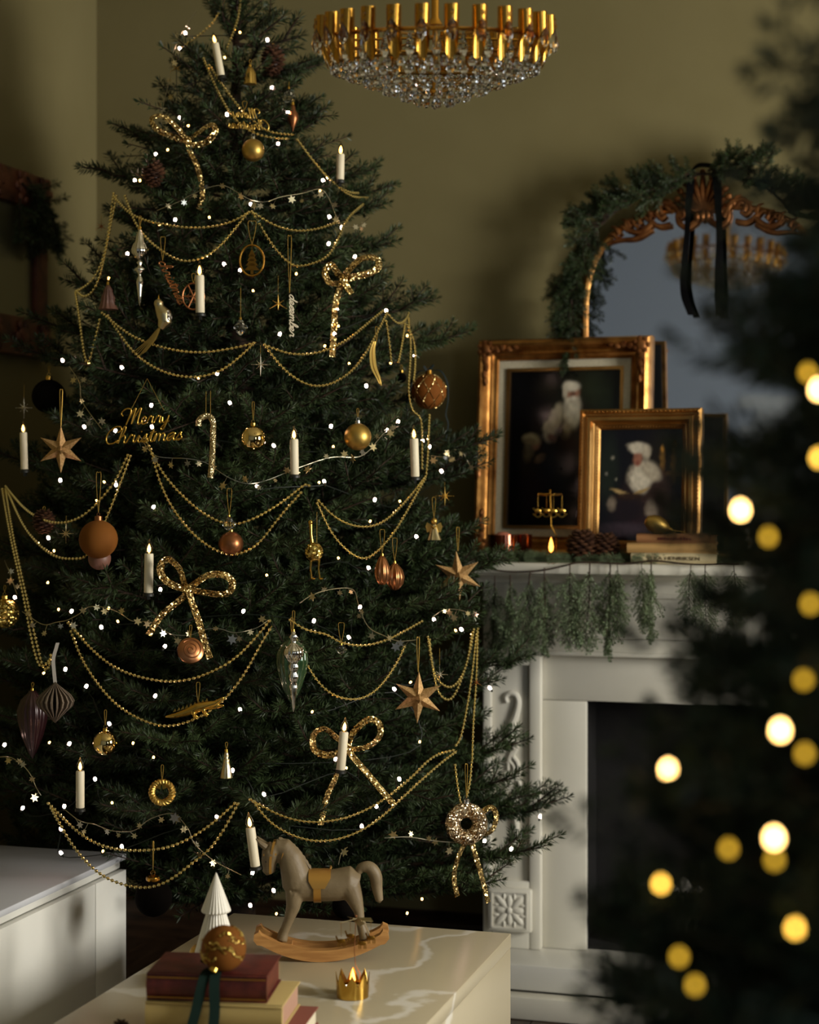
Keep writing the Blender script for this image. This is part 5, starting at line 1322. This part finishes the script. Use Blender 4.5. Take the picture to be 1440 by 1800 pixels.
# ------------------------------------------------------------------ greenery over the mirror
SPR = [make_bough(L, 900 + i, 1300, .026, .0026, ('needles', 'bark'), 0.0, 'sprig') for i, L in enumerate((.16, .20, .13))]
pg = thing('pine_garland', 'green pine garland draped over the mirror top and down its left side', 'garland', (0, 0, 0))
gp = [(1006, 590), (1000, 545), (1002, 500), (1014, 455), (1038, 415), (1068, 382), (1105, 358), (1145, 338), (1190, 318), (1230, 306), (1275, 308), (1320, 318), (1360, 340), (1400, 380)]
gpts = [WP(a, b, 4.755) for a, b in spline_px(gp)]
mb = MB(); mb.tube(gpts, .004, 6); mb.build('stem', 'bark', pg)
r4 = random.Random(21)
for i, (a, b) in enumerate(spline_px(gp)[::2]):
    for j in range(2):
        p = WP(a + r4.uniform(-8, 8), b + r4.uniform(-6, 6), 4.745 - r4.uniform(0, .03))
        if a < 1050: ang = radians(r4.uniform(-120, -75))
        elif a < 1235: ang = radians(r4.uniform(125, 175) if j else r4.uniform(165, 215))
        else: ang = radians(r4.uniform(20, 65) if j else r4.uniform(-30, 25))
        dv = Vector((cos(ang), r4.uniform(-.25, .02), sin(ang)))
        put('sprig', r4.choice(SPR), pg, mtx=orient(p, dv, r4.uniform(-.6, .6), r4.uniform(.42, .62)))
rb = thing('ribbon', 'black ribbon with two hanging tails tied over the mirror crest', 'ribbon', (0, 0, 0))
def ribbon_tail(pth, w, Y):
    pts = spline([tuple(WP(a, b, Y)) for a, b in pth], 7); n = len(pts); mb = MB()
    mb.strip(pts, [(w * (1 - .55 * sin(pi * min(1, i / n * 1.3)) * .6), .004 + .003 * sin(i * .4), 0) for i in range(n)], .0008); mb.build('tail', 'ribbon_black', rb)
ribbon_tail([(1216, 300), (1211, 360), (1207, 420), (1202, 480), (1204, 520), (1217, 554)], .0105, 4.752)
ribbon_tail([(1260, 300), (1263, 360), (1265, 420), (1265, 480), (1266, 556)], .0125, 4.752)
mb = MB(); pts = spline([tuple(WP(a, b, 4.752)) for a, b in ((1212, 305), (1225, 292), (1240, 290), (1255, 294), (1263, 305))], 6); mb.strip(pts, [(0, .012, .008)] * len(pts), .001); mb.build('band', 'ribbon_black', rb)
# sprig on the wall mirror at the left
pg2 = thing('pine_sprig', 'green pine sprigs hung over the dark frame on the left wall', 'greenery', (0, 0, 0))
for (px, py, an) in ((20, 312, -60), (30, 330, -50), (45, 350, -75), (55, 365, -95), (40, 360, -110), (8, 350, -100), (12, 322, -30), (60, 372, -80)):
    p = LW(px, py) + Vector((.05, 0, 0)); a = radians(an)
    put('sprig', r4.choice(SPR), pg2, mtx=orient(p, Vector((r4.uniform(0, .2), cos(a), sin(a))), r4.uniform(0, 6), .75))

# ------------------------------------------------------------------ cedar garland along the mantel
def cedar_spray(seed, L=.21):
    rn = random.Random(seed); mb = MB()
    mb.tube([(0, 0, 0), (.004, 0, -L * .4), (0, 0, -L)], [.0018, .0014, .0006], 4, mi=1)
    for i in range(24):
        t = .10 + .88 * i / 24; z = -L * t; sg = 1 if i % 2 else -1; az = rn.uniform(-.9, .9) + (0 if sg > 0 else pi)
        l = (.022 + .050 * sin(pi * min(1, t * .9 + .12))) * rn.uniform(.7, 1.15)
        d = Vector((cos(az) * .62, sin(az) * .45, -.85)).normalized(); a = Vector((0, 0, z)); b = a + d * l
        mb.tube([a, b], [.0011, .0006], 3, mi=1); needles_on(mb, a, b, 1300, .0075, .0019, rn, .9)
        for s2 in (-1, 1):
            m_ = a + d * l * .45; d2 = (Matrix.Rotation(s2 * .6, 3, 'Y') @ d); needles_on(mb, m_, m_ + d2 * l * .5, 1200, .0070, .0018, rn, .9)
    return mb.mesh('cedar_spray', ['cedar', 'bark'], False)
CS_ = [cedar_spray(i) for i in range(4)]
cg = thing('cedar_garland', 'cedar garland with hanging sprays along the front of the mantel shelf', 'garland', (0, 0, 0))
vine = [(790, 968), (830, 984), (865, 1000), (900, 1005), (950, 1003), (990, 995), (1015, 989), (1050, 989), (1100, 991), (1150, 986), (1220, 992), (1300, 990)]
mb = MB(); mb.tube([WP(a, b, FY - .136) for a, b in spline_px(vine)], .0026, 6); mb.build('vine', 'bark', cg)
for i, (x, y, yb) in enumerate([(870, 1012, 1155), (897, 1010, 1150), (932, 1006, 1157), (957, 998, 1150), (1002, 992, 1136), (1037, 990, 1142), (1073, 990, 1150), (1085, 990, 1110), (1128, 988, 1095), (1145, 986, 1125), (1215, 992, 1095), (1240, 992, 1110), (1290, 992, 1100)]):
    p = WP(x, y, FY - .145); L = (yb - y) * depth(p) / F
    put('cedar_spray', CS_[i % 4], cg, mtx=Matrix.Translation(p) @ Matrix.Rotation(r4.uniform(0, 6), 4, 'Z') @ Matrix.Rotation(r4.uniform(-.08, .08), 4, 'Y') @ Matrix.Scale(L / .21, 4))
for i in range(46):
    px = 815 + 10 * i; p = WP(px, 976, FY - .09 + r4.uniform(-.015, .02)); p.z = SHZ + .008
    a = r4.uniform(-.5, .5) + (0 if r4.random() < .5 else pi)
    R_ = orient(p, Vector((cos(a), sin(a) * .5 - .1, r4.uniform(0, .10))), 0, .36)
    put('cedar_spray', CS_[i % 4], cg, mtx=R_ @ Matrix.Rotation(-pi / 2, 4, 'Y'))

# ------------------------------------------------------------------ things on the mantel
def on_shelf(px, Y): 
    p = WP(px, 980, Y); p.z = SHZ + .001; return p, depth(p) / F
p, s = on_shelf(884, 4.505)
e = thing('candle_jar', 'copper glass candle jar with a pale pink candle on the mantel', 'candle jar', p, TH)
mb = MB(s); mb.lathe([(24, 0), (26, 2), (27, 20), (26.5, 46), (25, 46), (25.2, 20), (23, 4), (0, 3)], 28); mb.build('jar', 'copper_glass', e)
mb = MB(s); mb.lathe([(0, 5), (22, 5), (22.6, 36), (18, 44), (8, 50), (0, 51)], 24); mb.build('candle', 'wax_pink', e)
p, s = on_shelf(921, 4.545)
e = thing('candle_jar', 'smaller empty copper glass jar beside the pink candle jar', 'candle jar', p, TH)
mb = MB(s); mb.lathe([(13, 0), (14.5, 2), (15, 46), (14, 46), (13.6, 4), (0, 3)], 24); mb.build('jar', 'copper_glass', e)
p, s = on_shelf(969, 4.50)
e = thing('candle_carousel', 'tealight carousel with gold rocking horse pendants before the large picture', 'candle holder', p, TH)
mb = MB(s); mb.lathe([(0, 0), (17, 0), (18, 3), (18, 10), (16.5, 10), (16, 3), (0, 3)], 20); mb.build('tray', 'brass_dark', e)
mb = MB(s); mb.lathe([(0, 3), (14, 3), (14, 14), (0, 14)], 16); mb.build('tealight', 'wax_cream', e)
mb = MB(s); mb.lathe([(0, 15), (3.2, 19), (4.2, 25), (3, 33), (0, 43)], 10); mb.build('flame', 'flame', e)
mb = MB(s); mb.tube([(9, 0, 4), (9, 2, 46), (0, 0, 62), (-2, 0, 122)], .9, 6); mb.ball((-2, 0, 124), 2.2, 8); mb.build('pole', 'brass', e)
mb = MB(s)
for q in range(4):
    a = q * pi / 2 + .2; mb.strip([(-2, 0, 118), (-2 + 10 * cos(a), 10 * sin(a), 117), (-2 + 22 * cos(a), 22 * sin(a), 118)], [(-3 * sin(a), 3 * cos(a), 1.5)] * 3, .5)
mb.build('rotor', 'brass', e)
for q in range(4):
    a = q * pi / 2 + .2; c = (-2 + 22 * cos(a), 22 * sin(a)); mb = MB(s)
    mb.tube([(c[0], c[1], 104), (c[0], c[1], 74)], .3, 4); mb.tube(spline([(c[0] - 9, c[1], 70), (c[0], c[1], 64), (c[0] + 9, c[1], 70)], 4), 1.1, 5)
    mb.ball((c[0], c[1], 75), (6, 1.2, 3.4), 8); mb.tube([(c[0] - 4, c[1], 74), (c[0] - 7, c[1], 80), (c[0] - 9, c[1], 78)], 1.3, 5)
    for x in (-4, 4): mb.tube([(c[0] + x, c[1], 74), (c[0] + x * 1.2, c[1], 67)], .8, 4)
    mb.v = [(x_, y_, z_ + 14 * s) for x_, y_, z_ in mb.v]
    mb.build('pendant', 'gold', e)
for (px, Y, r, h, lab) in ((1024, 4.478, 28, 56, 'large brown pine cone standing on the mantel before the small picture'), (1064, 4.492, 26, 50, 'brown pine cone on the mantel touching the books side')):
    p, s = on_shelf(px, Y); e = thing('pine_cone', lab, 'pine cone', p, TH)
    mb = MB(s); mb.ball((0, 0, h * .5), (r * .62, r * .62, h * .42), 10); mb.build('core', 'cone_brown', e)
    mb = MB(s); pinecone(mb, r, h, (0, 0, h * .52), 80); mb.build('scales', 'cone_brown', e)['kind'] = 'stuff'
def letters(parent, text, width, height, m, loc, name='title'):
    cu = bpy.data.curves.new(name, 'FONT'); cu.body = text; cu.size = height * 1.35; cu.align_x = 'CENTER'; cu.align_y = 'CENTER'; cu.extrude = .0003
    tmp = bpy.data.objects.new('tmp', cu); COL.objects.link(tmp); dg = bpy.context.evaluated_depsgraph_get(); dg.update()
    me = bpy.data.meshes.new_from_object(tmp.evaluated_get(dg)); bpy.data.objects.remove(tmp)
    xs = [v.co.x for v in me.vertices]; k = width / max(1e-6, max(xs) - min(xs))
    for v in me.vertices: v.co = (v.co.x * k, -v.co.z - .0004, v.co.y)
    me.materials.clear(); me.materials.append(M[m]); me.name = name
    return put(name, me, parent, loc)
def book(label, loc, rz, W, D, H, cover, page, spine_front=True, text=None, ink='ink', band=None):
    """a closed book lying flat, spine towards the viewer when spine_front"""
    e = thing('book', label, 'book', loc, rz); t = .0028
    rbox('cover_board', -W / 2, W / 2, 0, D, 0, t, cover, e, .0008); rbox('cover_board', -W / 2, W / 2, 0, D, H - t, H, cover, e, .0008)
    if spine_front:
        mb = MB(); n = 8; pr = [(0.004 - .006 * sin(pi * i / n), H * i / n) for i in range(n + 1)] + [(.008, H), (.008, 0)]
        k = len(pr); vs = [(-W / 2, y, z) for y, z in pr] + [(W / 2, y, z) for y, z in pr]
        fs = [tuple(range(k)), tuple(range(2 * k - 1, k - 1, -1))] + [(i, i + k, (i + 1) % k + k, (i + 1) % k) for i in range(k)]
        mb.add(vs, fs); mb.build('spine', cover, e)
        rbox('page_block', -W / 2 + .004, W / 2 - .004, .009, D - .004, t, H - t, page, e, 0)
    else:
        rbox('spine', -W / 2, -W / 2 + .004, .0, D, t, H - t, cover, e, .001); rbox('page_block', -W / 2 + .0045, W / 2 - .004, .005, D - .004, t, H - t, page, e, 0)
    if text: letters(e, text, W * .62, H * .36, ink, (0, -.0026, H * .5))
    return e
p, s = on_shelf(1185, 4.462)
rzb = radians(2)
book('ivory old book at the bottom of the pile on the mantel', (p.x, p.y - .01, SHZ + .001), rzb, .215, .075, .0265, 'old_ivory', 'page_white', text='VERA HENRIKSEN')
book('tan old book in the middle of the pile on the mantel', (p.x - .004, p.y - .012, SHZ + .028), rzb + .02, .225, .077, .0245, 'old_tan', 'page_white')
b3 = book('brown old book on top of the pile on the mantel', (p.x + .006, p.y - .004, SHZ + .053), rzb, .20, .068, .0225, 'old_brown', 'page_white')
r5 = random.Random(3); mb = MB(); x = -.045
while x < .035:
    w = r5.uniform(.003, .006); mb.box(x, x + w, -.0032, -.0024, .008, .008 + r5.uniform(.005, .008)); x += w + r5.uniform(.0012, .003)
mb.build('title', 'red_paint', b3, smooth=False)
p2 = WP(1157, 930, 4.49); z = SHZ + .0765
e = thing('gold_bell', 'gold drop shaped bell lying on the book pile on the mantel', 'bell', (p2.x, p2.y, z + .021), TH)
mb = MB(p2.y / F * 1.02); T = Matrix.Rotation(radians(112), 4, 'Y'); mb.lathe([(0, -24), (8, -22), (14, -13), (16, -2), (13.5, 9), (8, 17), (4, 21)], 24, T=T); mb.build('body', 'gold_satin', e)
mb = MB(p2.y / F * 1.02); mb.lathe([(4.5, 20), (4.5, 25), (0, 26)], 12, T=T); mb.tube([tuple(T @ Vector((3 * cos(a), 0, 29 + 3 * sin(a)))) for a in [2 * pi * i / 12 for i in range(12)]], .8, 5, closed=True); mb.build('cap', 'gold', e)
mb = MB(p2.y / F); mb.tube(spline([(26, 0, -10), (44, -4, -12), (60, -6, -20), (74, -4, -22)], 5), .8, 5); mb.build('cord', 'gold_thread', e)

# ------------------------------------------------------------------ the coffee table's things
# rocking horse, in photo pixels at its own distance
hb = ZP(565, 1683, TZ); hs = depth(hb) / F
hr = thing('rocking_horse', 'carved wooden rocking horse with gold saddle on the marble table', 'rocking horse', (hb.x, hb.y, TZ + .0005), TH + .02)
def hp(px, py, y=0): return (px - 565, y, 1683 - py)
mb = MB(hs)
mb.tube([hp(512, 1552), hp(530, 1556), hp(560, 1558), hp(590, 1556), hp(616, 1552), hp(630, 1556)], [22, 28, 26.5, 28, 29, 20], 20)
mb.tube([hp(524, 1556), hp(518, 1530), hp(510, 1506), hp(498, 1490), hp(484, 1489)], [28, 25, 21.5, 18, 14.5], 18)
mb.tube([hp(486, 1488), hp(477, 1499), hp(473, 1515), hp(474, 1531), hp(476, 1536)], [15, 17.5, 14, 10.5, 8.5], 14)
mb.ball(hp(466, 1530, 0), (5, 8, 5), 10)
for y in (-1, 1):
    mb.tube([hp(519, 1566, y * 10), hp(516, 1592, y * 12), hp(507, 1618, y * 13), hp(501, 1634, y * 13), hp(496, 1650, y * 13)], [17, 12.5, 8.5, 8, 10.5], 12)
    mb.tube([hp(614, 1556, y * 10), hp(625, 1582, y * 12), hp(631, 1600, y * 13), hp(634, 1622, y * 13), hp(642, 1648, y * 13)], [20, 14, 9, 7.5, 10], 12)
remeshed('body', mb, 'horse_wood', hs * 2.2, 5, hr)
for y in (-1, 1):
    mb = MB(hs); mb.tube([hp(468, 1488, y * 8), hp(458, 1480, y * 10), hp(451, 1472, y * 11)], [6, 4.5, .8], 8); mb.build('ear', 'horse_wood', hr)
    mb = MB(hs); mb.ball(hp(469, 1512, y * 12.2), (2.2, 1.6, 2.4), 8); mb.build('eye', 'black_paint', hr)
mb = MB(hs); sp_ = spline([hp(490, 1474), hp(512, 1484), hp(530, 1504), hp(546, 1528)], 6); mb.tube(sp_, [3, 4] * 9 + [2], 8, flat=1.0); mb.build('mane', 'horse_wood', hr)
mb = MB(hs); sp_ = spline([hp(628, 1536), hp(636, 1526), hp(650, 1526), hp(660, 1540), hp(663, 1562), hp(668, 1588)], 6); n = len(sp_)
mb.tube(sp_, [6 + 5.5 * sin(pi * (i / (n - 1)) ** 1.1) if i < n - 1 else .8 for i in range(n)], 12); mb.build('tail', 'horse_wood', hr)
# saddle hugs the barrel
def girth(mb, x0, x1, r, a0, a1, cz, n=14, th=1.6, taper=None):
    vs = []; 
    for i in range(n + 1):
        a = a0 + (a1 - a0) * i / n; t = i / n
        l, rr_ = (x0, x1) if taper is None else taper(t)
        for rad in (r, r + th):
            vs += [(l, rad * sin(a), cz + rad * cos(a)), (rr_, rad * sin(a), cz + rad * cos(a))]
    fs = []
    for i in range(n):
        b = i * 4; c = b + 4
        fs += [(b + 2, b + 3, c + 3, c + 2), (b, c, c + 1, b + 1), (b, b + 2, c + 2, c), (b + 1, c + 1, c + 3, b + 3)]
    fs += [(0, 1, 3, 2), (n * 4, n * 4 + 2, n * 4 + 3, n * 4 + 1)]; mb.add(vs, fs)
cz = 1683 - 1557
mb = MB(hs); girth(mb, -22, 17, 28.2, -1.55, 1.55, cz, taper=lambda t: (-22 + 8 * max(0, abs(t - .5) * 2 - .7) / .3, 17 - 10 * max(0, abs(t - .5) * 2 - .6) / .4)); mb.build('saddle', 'horse_gold', hr)
mb = MB(hs); girth(mb, -13, 0, 28.0, 1.3, 2 * pi - 1.3, cz, 20, 1.2); mb.build('girth_strap', 'horse_gold', hr)
mb = MB(hs); mb.tube([(14 + 3 * cos(t), 28 * sin(t) * .5, cz + 30 + 2 * cos(t)) for t in [-1 + .2 * i for i in range(11)]], 2, 6); mb.build('cantle', 'horse_gold', hr)
for (a, b, w, nm) in (((484, 1476), (478, 1534), 2.2, 'cheek_strap'),):
    for y in (-1, 1):
        mb = MB(hs); pts = [hp(483, 1478, y * 8), hp(480, 1490, y * 15.5), hp(477, 1505, y * 15.5), hp(476, 1520, y * 12.5), hp(476, 1534, y * 9)]; mb.strip(spline(pts, 4), [(2.2, 0, .3)] * 17, 1.2); mb.build(nm, 'horse_gold', hr)
        mb = MB(hs); pts = [hp(464, 1501, y * 10), hp(474, 1499, y * 15.5), hp(487, 1499, y * 14.5)]; mb.strip(spline(pts, 4), [(0, 0, 1.8)] * 9, 1.2); mb.build('brow_band', 'horse_gold', hr)
        mb = MB(hs); pts = [hp(505, 1480, y * 6), hp(503, 1488, y * 15), hp(499, 1498, y * 18), hp(497, 1507, y * 15)]; mb.strip(spline(pts, 4), [(1.8, 0, .6)] * 13, 1.2); mb.build('throat_strap', 'horse_gold', hr)
for y in (-24, 24):
    mb = MB(hs); top = []; bot = []
    for i in range(21):
        x = -103 + 206 * i / 20; zb_ = 38 * (abs(x) / 118) ** 2
        bot.append((x, zb_)); top.append((x, zb_ + 20 - 2 * (abs(x) / 103)))
    left = [(-103 - 8, 30), (-103 - 14, 38), (-103 - 13, 48), (-103 - 5, 53)]; right = [(103 + 5, 54), (103 + 14, 50), (103 + 16, 40), (103 + 9, 31)]
    mb.prism(bot + [right[3], right[2], right[1], right[0]] + top[::-1] + left[::-1], y - 9, y + 9); mb.build('rocker', 'rocker_wood', hr, angle=30)
for x in (-62, 72):
    mb = MB(hs); z = 38 * (abs(x) / 118) ** 2 + 13; mb.box(x - 11, x + 11, -15, 15, z - 5, z + 4); mb.build('crossbar', 'rocker_wood', hr, smooth=False)
# white ceramic tree
pw_ = P(380, 1700, 3.27); s = 3.27 / F
e = thing('ceramic_tree', 'white fluted ceramic tree figurine behind the books on the table', 'figurine', (pw_.x, pw_.y, TZ + .0005), TH)
rib = lambda a, z: 1 + .035 * cos(26 * a)
H = (TZ - EYE) / 1.0; topz = (855 - 1535) * s + EYE - TZ
hpx = topz / s
for (z0, z1, r0, r1, nm) in ((0, hpx * .42, 43, 24, 'lower_tier'), (hpx * .28, hpx * .72, 38, 13, 'middle_tier'), (hpx * .66, hpx, 25.5, 1.2, 'top_tier')):
    mb = MB(s); mb.lathe([(r0 * .9, z0), (r0, z0 + 2), (r0 * .97, z0 + 5), ((r0 + r1) / 2, (z0 + z1) / 2 + 2), (r1, z1), (0, z1 + (1 if nm == 'top_tier' else 0))], 104, rib=rib); mb.build(nm, 'ceramic_white', e, angle=60)
# gold ball behind the ceramic tree
pg_ = P(352, 1598, 3.42); s2 = 3.42 / F
e = thing('bauble', 'small gold ball peeping out behind the ceramic tree', 'bauble', (pg_.x, pg_.y, TZ + 20 * s2), TH)
mb = MB(s2); mb.ball((0, 0, 0), 20, 20); mb.build('ball', 'gold_satin', e, angle=80); cap(e, s2, 19, 4, 5)
# books on the table
def tbook(label, px, py, z, W, D, H, cover, page, rz, **kw):
    p = ZP(px, py, z); return book(label, (p.x, p.y, z), rz, W, D, H, cover, page, **kw)
bz = TZ + .0008; RZ = TH + radians(-6)
fr = P(365, 1740, 2.93)                                            # middle of the stack's front edge
def stk(dx, dy): 
    v = Vector((cos(RZ) * dx - sin(RZ) * dy, sin(RZ) * dx + cos(RZ) * dy, 0)); return Vector((fr.x, fr.y, 0)) + v
q = stk(.03, -.02); book('rose covered book at the bottom of the table stack', (q.x, q.y, bz), RZ - .06, .25, .165, .030, 'book_rose', 'page_white')
q = stk(.012, -.012); book('thick cream book in the middle of the table stack', (q.x, q.y, bz + .0305), RZ - .03, .232, .155, .042, 'book_cream', 'page_pink')
q = stk(-.002, 0); rb_ = book('dark red leather book on top of the table stack', (q.x, q.y, bz + .073), RZ, .204, .135, .045, 'book_red', 'book_red')
for z in (.006, .039):
    mb = MB(); mb.box(-.1, .1, -.0034, -.0018, z - .0008, z + .0008); mb.build('gilt_line', 'gold_tool', rb_, smooth=False)
ztop = bz + .073 + .045
# velvet ball with ribbon on the books
bp = P(393, 1661, 2.95); s = 2.95 / F; rr = 40 * s
e = thing('bauble', 'amber ball with gold glitter swirls and green ribbon on the books', 'bauble', (bp.x, bp.y, ztop + rr + .0005), TH)
mb = MB(s); mb.ball((0, 0, 0), 40, 32); mb.build('ball', 'velvet_amber', e, angle=80)
r6 = random.Random(4)
for q in range(14):
    mb = MB(s); a = r6.uniform(0, 6.28); t = r6.uniform(-.7, .9); pts = []
    for i in range(12):
        pts.append((40.4 * cos(t) * cos(a), 40.4 * cos(t) * sin(a), 40.4 * sin(t))); a += r6.uniform(.02, .16); t += r6.uniform(-.14, .12); t = max(-1.2, min(1.2, t))
    mb.tube(spline(pts, 3), 1.5, 5); mb.build('glitter_swirl', 'ball_glitter', e)
mb = MB(s); T = Matrix.Rotation(radians(-155), 4, 'Y') @ Matrix.Rotation(radians(35), 4, 'X'); mb.lathe([(8, 38), (8, 46), (5, 48), (0, 48)], 14, T=T); mb.build('cap', 'gold', e)
e2 = thing('velvet_ribbon', 'dark green velvet ribbon hanging over the front of the red book', 'ribbon', (fr.x, fr.y, bz), RZ)
def rtail(pth, w, nm='tail'):
    mb = MB(); sp_ = spline(pth, 7); mb.strip(sp_, [(w, .002, 0)] * len(sp_), .0012); mb.build(nm, 'ribbon_green', e2)
hz = .119
rtail([(.005, .035, hz + .003), (-.002, .008, hz + .003), (-.006, -.012, hz - .012), (-.016, -.022, hz - .06), (-.026, -.032, hz - .10), (-.03, -.05, .003)], .0085)
rtail([(.015, .035, hz + .0045), (.014, .006, hz + .0045), (.014, -.012, hz - .014), (.016, -.020, hz - .06), (.012, -.030, hz - .10), (.01, -.045, .0045)], .0085)
rtail([(.008, .03, hz + .004), (-.012, .030, hz + .012), (-.006, .024, hz + .018), (.008, .026, hz + .008), (.03, .022, hz + .016), (.036, .026, hz + .006), (.012, .03, hz + .004)], .006, 'loop')
# crown tealight with turning pendants
cp_ = ZP(620, 1752, TZ); s = depth(cp_) / F
e = thing('crown_candle_holder', 'small brass crown tealight holder with a lit flame and hanging pendants', 'candle holder', (cp_.x, cp_.y, TZ + .0005), TH)
mb = MB(s); n = 48; vs = []
for j in range(n):
    a = 2 * pi * j / n; t = abs(((j / 6.0) % 1) - .5) * 2; zt_ = 22 + 22 * t; R = 28 + 2 * t
    vs += [(28 * cos(a), 28 * sin(a), 0), (R * cos(a), R * sin(a), zt_), (27 * cos(a), 27 * sin(a), 0), ((R - 1) * cos(a), (R - 1) * sin(a), zt_)]
fs = []
for j in range(n):
    b = j * 4; c = ((j + 1) % n) * 4; fs += [(b, c, c + 1, b + 1), (b + 2, b + 3, c + 3, c + 2), (b + 1, c + 1, c + 3, b + 3), (b, b + 2, c + 2, c)]
mb.add(vs, fs); mb.build('crown', 'gold', e, angle=60)
mb = MB(s); mb.lathe([(0, 1), (21, 1), (21, 16), (20, 16), (19, 14), (0, 14)], 20); mb.build('tealight', 'silver', e)
mb = MB(s); mb.lathe([(0, 18), (3.4, 23), (5, 30), (3.6, 38), (0, 50)], 12); mb.build('flame', 'flame', e)
mb = MB(s); mb.tube([(12, 0, 14), (12, 0, 16), (13, 3, 40), (5, 3, 54), (3, 2, 80), (6, 0, 140)], .8, 6); mb.ball((6, 0, 141), 2.6, 8); mb.build('pole', 'copper', e)
for q in range(4):
    a = q * pi / 2 + .4; mb = MB(s); mb.strip([(6, 0, 136), (6 + 14 * cos(a), 14 * sin(a), 134), (6 + 30 * cos(a), 30 * sin(a), 132)], [(-5 * sin(a), 5 * cos(a), 2)] * 3, .6); mb.build('rotor_blade', 'champagne', e)
    c = (6 + 28 * cos(a), 28 * sin(a)); mb = MB(s); mb.tube([(c[0], c[1], 132), (c[0], c[1], 108)], .4, 4)
    mb.ball((c[0], c[1], 100), (8, 1.5, 4), 8); mb.tube([(c[0] - 6, c[1], 101), (c[0] - 9, c[1], 109)], 1.6, 5)
    for x in (-5, -2, 4, 7): mb.tube([(c[0] + x, c[1], 98), (c[0] + x, c[1], 90)], .9, 4)
    mb.build('pendant', 'brass_dark', e)
# dried cone at the near left of the table
pc = P(212, 1783, 2.98); s = 2.98 / F
e = thing('pine_cone', 'small brown cone lying left of the book stack on the table', 'pine cone', (pc.x, pc.y, TZ + .0005), TH)
mb = MB(s); mb.ball((0, 0, 15), (10, 10, 13), 10); mb.build('core', 'cone_brown', e); mb = MB(s); pinecone(mb, 16, 28, (0, 0, 15), 44); mb.build('scales', 'cone_brown', e)['kind'] = 'stuff'
